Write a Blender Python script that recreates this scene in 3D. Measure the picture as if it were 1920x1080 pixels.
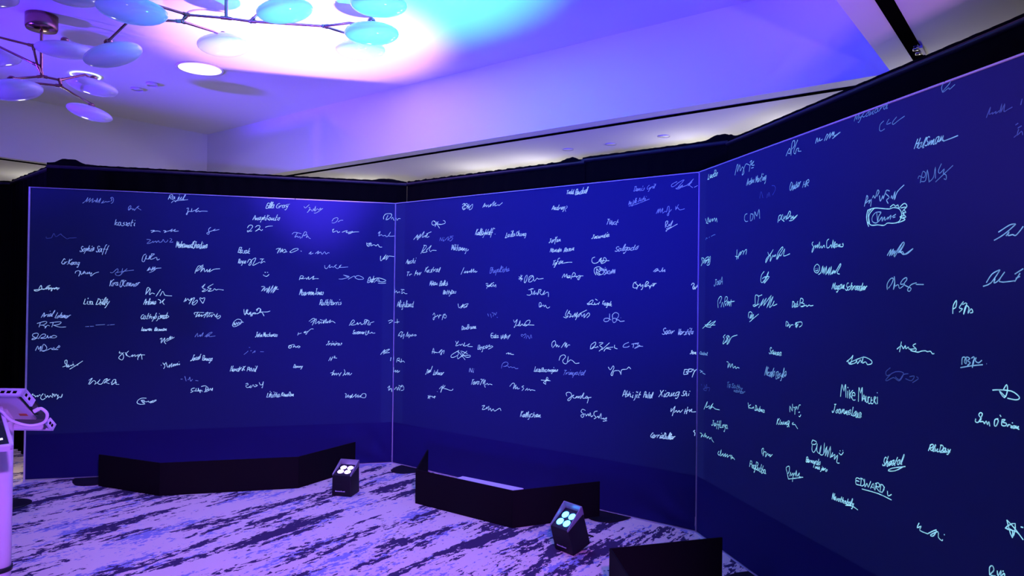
import bpy, math, random
from mathutils import Vector, Matrix, Euler, Quaternion

for o in list(bpy.data.objects):
    bpy.data.objects.remove(o, do_unlink=True)
scene = bpy.context.scene
COL = scene.collection
random.seed(4)
PI = math.pi

# ------------------------------------------------------------------ camera, world, exposure
cam_d = bpy.data.cameras.new('camera')
cam_d.sensor_width = 36.0
cam_d.lens = 25.0
cam_d.clip_start = 0.05
cam = bpy.data.objects.new('camera', cam_d)
COL.objects.link(cam)
cam.matrix_world = (Matrix.Translation((0, 0, 1.593))
                    @ Matrix.Rotation(PI / 2 + math.radians(0.56), 4, 'X')
                    @ Matrix.Rotation(math.radians(0.69), 4, 'Z'))
scene.camera = cam
w = bpy.data.worlds.new('world')
scene.world = w
w.use_nodes = True
w.node_tree.nodes['Background'].inputs[0].default_value = (0.35, 0.3, 0.6, 1)
w.node_tree.nodes['Background'].inputs[1].default_value = 0.004
scene.view_settings.view_transform = 'Standard'
scene.view_settings.look = 'None'
scene.view_settings.exposure = 0.0
scene.view_settings.gamma = 1.0
scene.view_settings.use_curve_mapping = False

# room axes: AX runs along the middle screen (left-far to right-near), BX away from the camera
AX = Vector((0.789, -0.615, 0)).normalized()
BX = Vector((0.615, 0.789, 0)).normalized()
ROT = math.atan2(AX.y, AX.x)
def ab(a, b, z=0.0):
    p = AX * a + BX * b
    return Vector((p.x, p.y, z))

def lamp(name, kind, loc, energy, color, parent=None, target=None, **kw):
    d = bpy.data.lights.new(name, kind)
    d.energy = energy
    d.color = color
    for k, v in kw.items():
        setattr(d, k, v)
    o = bpy.data.objects.new(name, d)
    COL.objects.link(o)
    o.location = loc
    if target is not None:
        o.rotation_euler = (Vector(target) - Vector(loc)).to_track_quat('-Z', 'Y').to_euler()
    if parent is not None:
        o.parent = parent
        o.matrix_parent_inverse = parent.matrix_world.inverted()
    return o

# service lamps left burning behind the drapes (white), low against the outer walls
WHITE = (1.0, 0.96, 0.86)
for (x, y, z, e) in ((-0.35, 8.15, 2.62, 3.2), (0.25, 7.70, 2.62, 3.2), (1.65, 6.55, 2.62, 3.2), (2.30, 5.80, 2.60, 3.2), (2.85, 4.55, 2.6, 3.0), (-1.9, 9.15, 2.6, 2.6), (-6.0, 9.3, 2.6, 4.5), (-3.3, 7.9, 2.0, 5.5)):
    lamp('service_lamp', 'POINT', (x, y, z), e * 2.2, WHITE, shadow_soft_size=0.12)
lamp('service_lamp', 'POINT', (-4.15, 6.25, 0.5), 5, (1.0, 0.85, 0.6), shadow_soft_size=0.05)

# ------------------------------------------------------------------ helpers
def sv(v, k): return tuple(v[i] * k for i in range(3))

class MB:
    """collects shapes and links them as one mesh object"""
    def __init__(self):
        self.v, self.f, self.sm = [], [], []
    def add(self, vs, fs, smooth=False):
        n = len(self.v)
        self.v += [tuple(p) for p in vs]
        self.f += [tuple(i + n for i in f) for f in fs]
        self.sm += [smooth] * len(fs)
    def box(self, x0, x1, y0, y1, z0, z1, M=None):
        vs = [(x, y, z) for z in (z0, z1) for y in (y0, y1) for x in (x0, x1)]
        if M is not None: vs = [M @ Vector(p) for p in vs]
        self.add(vs, [(0, 2, 3, 1), (4, 5, 7, 6), (0, 1, 5, 4), (2, 6, 7, 3), (0, 4, 6, 2), (1, 3, 7, 5)])
        return self
    def hexa(self, b, t):
        """bottom quad and top quad (counter-clockwise seen from above)"""
        self.add(list(b) + list(t), [(3, 2, 1, 0), (4, 5, 6, 7), (0, 1, 5, 4), (1, 2, 6, 5), (2, 3, 7, 6), (3, 0, 4, 7)])
        return self
    def tube(self, pts, r, n=10, caps=True):
        pts = [Vector(p) for p in pts]
        rs = r if isinstance(r, (list, tuple)) else [r] * len(pts)
        rings = []
        t = (pts[1] - pts[0]).normalized()
        u = t.orthogonal().normalized()
        for i, p in enumerate(pts):
            a = pts[max(i - 1, 0)]; b = pts[min(i + 1, len(pts) - 1)]
            t2 = (b - a).normalized()
            q = t.rotation_difference(t2); u = q @ u; t = t2
            w_ = t.cross(u).normalized()
            rings.append([p + (u * math.cos(2 * PI * k / n) + w_ * math.sin(2 * PI * k / n)) * rs[i] for k in range(n)])
        base = len(self.v)
        self.add([p for rg in rings for p in rg],
                 [(i * n + k, i * n + (k + 1) % n, (i + 1) * n + (k + 1) % n, (i + 1) * n + k) for i in range(len(rings) - 1) for k in range(n)], True)
        if caps:
            self.add(rings[0], [tuple(reversed(range(n)))])
            self.add(rings[-1], [tuple(range(n))])
        return self
    def lathe(self, prof, n=28, M=None):
        vs = [(r * math.cos(2 * PI * k / n), r * math.sin(2 * PI * k / n), z) for r, z in prof for k in range(n)]
        if M is not None: vs = [M @ Vector(p) for p in vs]
        fs = [(i * n + k, i * n + (k + 1) % n, (i + 1) * n + (k + 1) % n, (i + 1) * n + k) for i in range(len(prof) - 1) for k in range(n)]
        self.add(vs, fs, True)
        return self
    def build(self, name, mat, parent=None, bevel=0.0):
        me = bpy.data.meshes.new(name)
        me.from_pydata(self.v, [], self.f)
        me.polygons.foreach_set('use_smooth', self.sm)
        me.update()
        me.materials.append(mat)
        o = bpy.data.objects.new(name, me)
        COL.objects.link(o)
        if parent is not None: o.parent = parent
        if bevel:
            m = o.modifiers.new('bevel', 'BEVEL'); m.width = bevel; m.segments = 2; m.limit_method = 'ANGLE'
        return o

def tag(o, label=None, cat=None, group=None, kind=None):
    if label: o['label'] = label
    if cat: o['category'] = cat
    if group: o['group'] = group
    if kind: o['kind'] = kind
    return o
def empty(name, loc=(0, 0, 0), rot=(0, 0, 0)):
    o = bpy.data.objects.new(name, None)
    o.empty_display_size = 0.1
    COL.objects.link(o)
    o.location = loc
    o.rotation_euler = rot
    bpy.context.view_layer.update()
    return o

def nodes_of(m):
    m.use_nodes = True
    nt = m.node_tree
    return nt, nt.nodes['Principled BSDF'], nt.links
def mat(name, col, rough=0.6, metal=0.0, spec=0.5, bump=0.0, bscale=60.0, var=0.0, emit=None, estr=0.0, coat=0.0):
    """plain painted / moulded surface: base colour with a little procedural variation and relief"""
    m = bpy.data.materials.new(name)
    nt, b, L = nodes_of(m)
    b.inputs['Base Color'].default_value = (*col, 1)
    b.inputs['Roughness'].default_value = rough
    b.inputs['Metallic'].default_value = metal
    b.inputs['Specular IOR Level'].default_value = spec
    b.inputs['Coat Weight'].default_value = coat
    b.inputs['Coat Roughness'].default_value = 0.05
    tc = nt.nodes.new('ShaderNodeTexCoord')
    nz = nt.nodes.new('ShaderNodeTexNoise')
    nz.inputs['Scale'].default_value = bscale
    nz.inputs['Detail'].default_value = 4
    L.new(tc.outputs['Object'], nz.inputs['Vector'])
    if var:
        r = nt.nodes.new('ShaderNodeMixRGB')
        r.inputs[1].default_value = (*sv(col, 1 - var), 1)
        r.inputs[2].default_value = (*[min(1, c * (1 + var)) for c in col], 1)
        L.new(nz.outputs['Fac'], r.inputs[0])
        L.new(r.outputs[0], b.inputs['Base Color'])
    if bump:
        bp = nt.nodes.new('ShaderNodeBump')
        bp.inputs['Strength'].default_value = bump
        bp.inputs['Distance'].default_value = 0.004
        L.new(nz.outputs['Fac'], bp.inputs['Height'])
        L.new(bp.outputs[0], b.inputs['Normal'])
    if emit:
        b.inputs['Emission Color'].default_value = (*emit, 1)
        b.inputs['Emission Strength'].default_value = estr
    return m

def carpet_material():
    m = bpy.data.materials.new('carpet')
    nt, b, L = nodes_of(m)
    N = nt.nodes.new
    tc = N('ShaderNodeTexCoord')
    def layer(rotz, sx, sy, off, scale, detail, rough, dist=0.0):
        mp = N('ShaderNodeMapping'); mp.vector_type = 'TEXTURE'
        mp.inputs['Rotation'].default_value = (0, 0, rotz)
        mp.inputs['Location'].default_value = (off, off * 0.7, 0)
        mp.inputs['Scale'].default_value = (1 / sx, 1 / sy, 1)
        L.new(tc.outputs['Object'], mp.inputs['Vector'])
        nz = N('ShaderNodeTexNoise')
        nz.inputs['Scale'].default_value = scale
        nz.inputs['Detail'].default_value = detail
        nz.inputs['Roughness'].default_value = rough
        nz.inputs['Distortion'].default_value = dist
        L.new(mp.outputs[0], nz.inputs['Vector'])
        return nz.outputs['Fac']
    ang = math.atan2(BX.y, BX.x) + 0.06
    def math_(op, a, c):
        n = N('ShaderNodeMath'); n.operation = op
        for i, v in enumerate((a, c)):
            if isinstance(v, (int, float)): n.inputs[i].default_value = v
            else: L.new(v, n.inputs[i])
        return n.outputs[0]
    def step(v, lo, hi):
        n = N('ShaderNodeMapRange'); n.interpolation_type = 'SMOOTHSTEP'
        n.inputs['From Min'].default_value = lo; n.inputs['From Max'].default_value = hi
        L.new(v, n.inputs['Value'])
        return n.outputs['Result']
    big = layer(ang, 1.0, 5.2, 3.1, 1.15, 4, 0.6)
    fine = layer(ang, 15, 34, 7.7, 1.0, 4, 0.65)
    patch = layer(ang, 0.6, 1.0, 1.3, 0.9, 2, 0.5)
    v = math_('ADD', math_('MULTIPLY', big, 1.0), math_('MULTIPLY', math_('SUBTRACT', fine, 0.5), 0.52))
    v = math_('ADD', v, math_('MULTIPLY', math_('SUBTRACT', patch, 0.5), 0.22))
    dark = step(v, 0.545, 0.556)
    big2 = layer(ang, 1.3, 3.6, 21.4, 1.2, 4, 0.6)
    fine2 = layer(ang, 18, 38, 17.7, 1.0, 4, 0.65)
    v2 = math_('ADD', big2, math_('MULTIPLY', math_('SUBTRACT', fine2, 0.5), 0.8))
    blue = step(v2, 0.575, 0.60)
    tuft = layer(0, 1, 1, 0, 260, 2, 0.5)
    base = N('ShaderNodeMixRGB')
    base.inputs[1].default_value = (0.72, 0.62, 0.48, 1)
    base.inputs[2].default_value = (0.82, 0.72, 0.56, 1)
    L.new(tuft, base.inputs[0])
    m1 = N('ShaderNodeMixRGB'); L.new(blue, m1.inputs[0]); L.new(base.outputs[0], m1.inputs[1])
    m1.inputs[2].default_value = (0.27, 0.30, 0.50, 1)
    m2 = N('ShaderNodeMixRGB'); L.new(dark, m2.inputs[0]); L.new(m1.outputs[0], m2.inputs[1])
    m2.inputs[2].default_value = (0.05, 0.035, 0.085, 1)
    L.new(m2.outputs[0], b.inputs['Base Color'])
    b.inputs['Roughness'].default_value = 0.95
    b.inputs['Specular IOR Level'].default_value = 0.1
    bp = N('ShaderNodeBump'); bp.inputs['Strength'].default_value = 0.35; bp.inputs['Distance'].default_value = 0.004
    L.new(tuft, bp.inputs['Height']); L.new(bp.outputs[0], b.inputs['Normal'])
    return m

def screen_material(name, length, strip_l, strip_r):
    """navy screen fabric; the projected picture's faint grey level lights it above its lower edge,
    doubled where two neighbouring pictures overlap"""
    m = bpy.data.materials.new(name)
    nt, b, L = nodes_of(m)
    N = nt.nodes.new
    tc = N('ShaderNodeTexCoord'); sx = N('ShaderNodeSeparateXYZ')
    L.new(tc.outputs['Object'], sx.inputs[0])
    def ge(v, t):
        n = N('ShaderNodeMath'); n.operation = 'GREATER_THAN'; n.inputs[1].default_value = t; L.new(v, n.inputs[0]); return n.outputs[0]
    def op(o, a, c):
        n = N('ShaderNodeMath'); n.operation = o
        for i, v in enumerate((a, c)):
            if isinstance(v, (int, float)): n.inputs[i].default_value = v
            else: L.new(v, n.inputs[i])
        return n.outputs[0]
    pic = ge(sx.outputs['Z'], 0.385)
    extra = None
    if strip_l: extra = op('SUBTRACT', 1.0, ge(sx.outputs['X'], strip_l))
    if strip_r:
        e2 = ge(sx.outputs['X'], length - strip_r)
        extra = e2 if extra is None else op('ADD', extra, e2)
    lev = op('MULTIPLY', pic, op('ADD', 1.0, op('MULTIPLY', extra, 1.0)))
    b.inputs['Emission Color'].default_value = (0.10, 0.17, 0.62, 1)
    L.new(op('MULTIPLY', lev, 0.017), b.inputs['Emission Strength'])
    b.inputs['Base Color'].default_value = (0.013, 0.013, 0.100, 1)
    b.inputs['Roughness'].default_value = 0.85
    b.inputs['Specular IOR Level'].default_value = 0.12
    wv = N('ShaderNodeTexNoise'); wv.inputs['Scale'].default_value = 700; L.new(tc.outputs['Object'], wv.inputs['Vector'])
    bp = N('ShaderNodeBump'); bp.inputs['Strength'].default_value = 0.15; bp.inputs['Distance'].default_value = 0.001
    L.new(wv.outputs['Fac'], bp.inputs['Height']); L.new(bp.outputs[0], b.inputs['Normal'])
    return m

def ink(name, col, k):
    """projected light of the handwriting on the screen"""
    m = bpy.data.materials.new(name)
    nt, b, L = nodes_of(m)
    b.inputs['Base Color'].default_value = (0.03, 0.03, 0.2, 1)
    b.inputs['Roughness'].default_value = 0.9
    b.inputs['Emission Color'].default_value = (*col, 1)
    nz = nt.nodes.new('ShaderNodeTexNoise'); nz.inputs['Scale'].default_value = 35
    tc = nt.nodes.new('ShaderNodeTexCoord'); L.new(tc.outputs['Object'], nz.inputs['Vector'])
    mr = nt.nodes.new('ShaderNodeMapRange')
    mr.inputs['From Min'].default_value = 0.3; mr.inputs['From Max'].default_value = 0.7
    mr.inputs['To Min'].default_value = k * 0.6; mr.inputs['To Max'].default_value = k * 1.25
    L.new(nz.outputs['Fac'], mr.inputs['Value']); L.new(mr.outputs['Result'], b.inputs['Emission Strength'])
    return m

def opal_material():
    """milky glass: glossy skin over a body that lets light through"""
    m = mat('opal_glass', (0.88, 0.88, 0.90), 0.12, spec=0.6, coat=0.6)
    nt = m.node_tree
    tr = nt.nodes.new('ShaderNodeBsdfTranslucent')
    tr.inputs[0].default_value = (0.92, 0.92, 0.95, 1)
    mx = nt.nodes.new('ShaderNodeMixShader')
    mx.inputs[0].default_value = 0.38
    nt.links.new(nt.nodes['Principled BSDF'].outputs[0], mx.inputs[1])
    nt.links.new(tr.outputs[0], mx.inputs[2])
    nt.links.new(mx.outputs[0], nt.nodes['Material Output'].inputs[0])
    return m

M = {
    'paint': mat('ceiling_paint', (0.80, 0.79, 0.76), 0.85, bump=0.05, bscale=90, spec=0.2),
    'wall': mat('wall_paint', (0.72, 0.70, 0.66), 0.85, bump=0.05, bscale=90, spec=0.2),
    'drape': mat('drape_velour', (0.002, 0.002, 0.002), 0.95, spec=0.05, bump=0.2, bscale=400),
    'black': mat('black_board', (0.005, 0.0045, 0.005), 0.75, spec=0.1, bump=0.05, bscale=200),
    'steel': mat('black_steel', (0.010, 0.010, 0.012), 0.5, spec=0.3),
    'alu': mat('white_profile', (0.42, 0.42, 0.48), 0.45, var=0.05, bscale=8),
    'copper': mat('copper_tube', (0.42, 0.20, 0.17), 0.22, metal=1.0, var=0.15, bscale=20),
    'opal': opal_material(),
    'white_plastic': mat('white_plastic', (0.75, 0.74, 0.76), 0.4, var=0.03, bscale=30),
    'body': mat('uplight_body', (0.006, 0.006, 0.009), 0.5, spec=0.3),
    'shroud': mat('satin_shroud', (0.22, 0.22, 0.26), 0.3, metal=0.3),
    'track': mat('track_black', (0.002, 0.002, 0.002), 1.0, spec=0.0),
    'chrome': mat('chrome', (0.75, 0.75, 0.75), 0.15, metal=1.0),
    'screen': mat('tablet_glass', (0.004, 0.004, 0.008), 0.1, emit=(0.02, 0.02, 0.06), estr=0.3),
    'mark': mat('printed_white', (0.6, 0.6, 0.65), 0.6),
    'text': mat('screen_ink', (0.8, 0.8, 0.8), 0.5, emit=(1, 1, 1), estr=1.2),
    'orange': mat('orange_label', (0.6, 0.12, 0.03), 0.5),
    'plate': mat('brushed_plate', (0.62, 0.58, 0.60), 0.5, var=0.06, bscale=12),
    'panel_light': mat('lit_diffuser', (0.85, 0.85, 0.85), 0.5, emit=(1.0, 0.98, 0.92), estr=1.3),
    'ring_light': mat('lit_ring', (0.8, 0.85, 0.85), 0.5, emit=(0.75, 1.0, 1.0), estr=1.2),
    'carpet': carpet_material(),
}

# ------------------------------------------------------------------ room shell (built in room axes, then turned)
Z_LOW, Z_HIGH = 3.05, 3.74
A0, A1, B0, B1 = -12.4, 4.4, -6.2, 8.6           # outer walls
RA0, RA1, RB0, RB1 = -9.29, -0.89, -5.0, 5.09    # raised ceiling bay
def shell(name, boxes, m):
    mb = MB()
    for bx in boxes: mb.box(*bx)
    o = mb.build(name, m)
    o.rotation_euler = (0, 0, ROT)
    return tag(o, kind='structure')
fl = MB().box(-14, 8, -8, 14, -0.1, 0.0).build('floor', M['carpet'])
tag(fl, 'pale carpet with ragged dark and blue streaks', kind='structure')
shell('ceiling', [(RA0, RA1, RB0, RB1, Z_HIGH, Z_HIGH + 0.1)], M['paint'])
shell('ceiling.001', [(A0, RA0 - 0.12, B0, B1, Z_LOW, Z_LOW + 0.1), (RA1 + 0.12, A1, B0, B1, Z_LOW, Z_LOW + 0.1),
                      (RA0 - 0.12, RA1 + 0.12, RB1 + 0.12, B1, Z_LOW, Z_LOW + 0.1), (RA0 - 0.12, RA1 + 0.12, B0, RB0 - 0.12, Z_LOW, Z_LOW + 0.1)], M['paint'])
shell('wall_soffit_back', [(RA0 - 0.12, RA1 + 0.12, RB1, RB1 + 0.12, Z_LOW, Z_HIGH + 0.1)], M['paint'])
shell('wall_soffit_left', [(RA0 - 0.12, RA0, RB0, RB1, Z_LOW, Z_HIGH + 0.1)], M['paint'])
shell('wall_soffit_right', [(RA1, RA1 + 0.12, RB0, RB1, Z_LOW, Z_HIGH + 0.1)], M['paint'])
shell('wall_soffit_front', [(RA0 - 0.12, RA1 + 0.12, RB0 - 0.12, RB0, Z_LOW, Z_HIGH + 0.1)], M['paint'])
shell('wall_back', [(A0, A1, B1, B1 + 0.12, 0, Z_LOW + 0.1)], M['wall'])
shell('wall_front', [(A0, A1, B0 - 0.12, B0, 0, Z_LOW + 0.1)], M['wall'])
shell('wall_left', [(A0 - 0.12, A0, B0 - 0.12, B1 + 0.12, 0, Z_LOW + 0.1)], M['wall'])
shell('wall_right', [(A1, A1 + 0.12, B0 - 0.12, B1 + 0.12, 0, Z_LOW + 0.1)], M['wall'])
# black partition tracks let into the low ceiling
shell('trim_1', [(A0 + 0.2, RA1 + 2.3, 5.242, 5.288, Z_LOW - 0.008, Z_LOW + 0.004)], M['track'])
shell('trim_2', [(-0.735, -0.665, B0 + 0.3, 5.0, Z_LOW - 0.012, Z_LOW + 0.004)], M['track'])
shell('trim_3', [(-9.445, -9.395, B0 + 0.3, 5.22, Z_LOW - 0.008, Z_LOW + 0.004)], M['track'])

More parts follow.
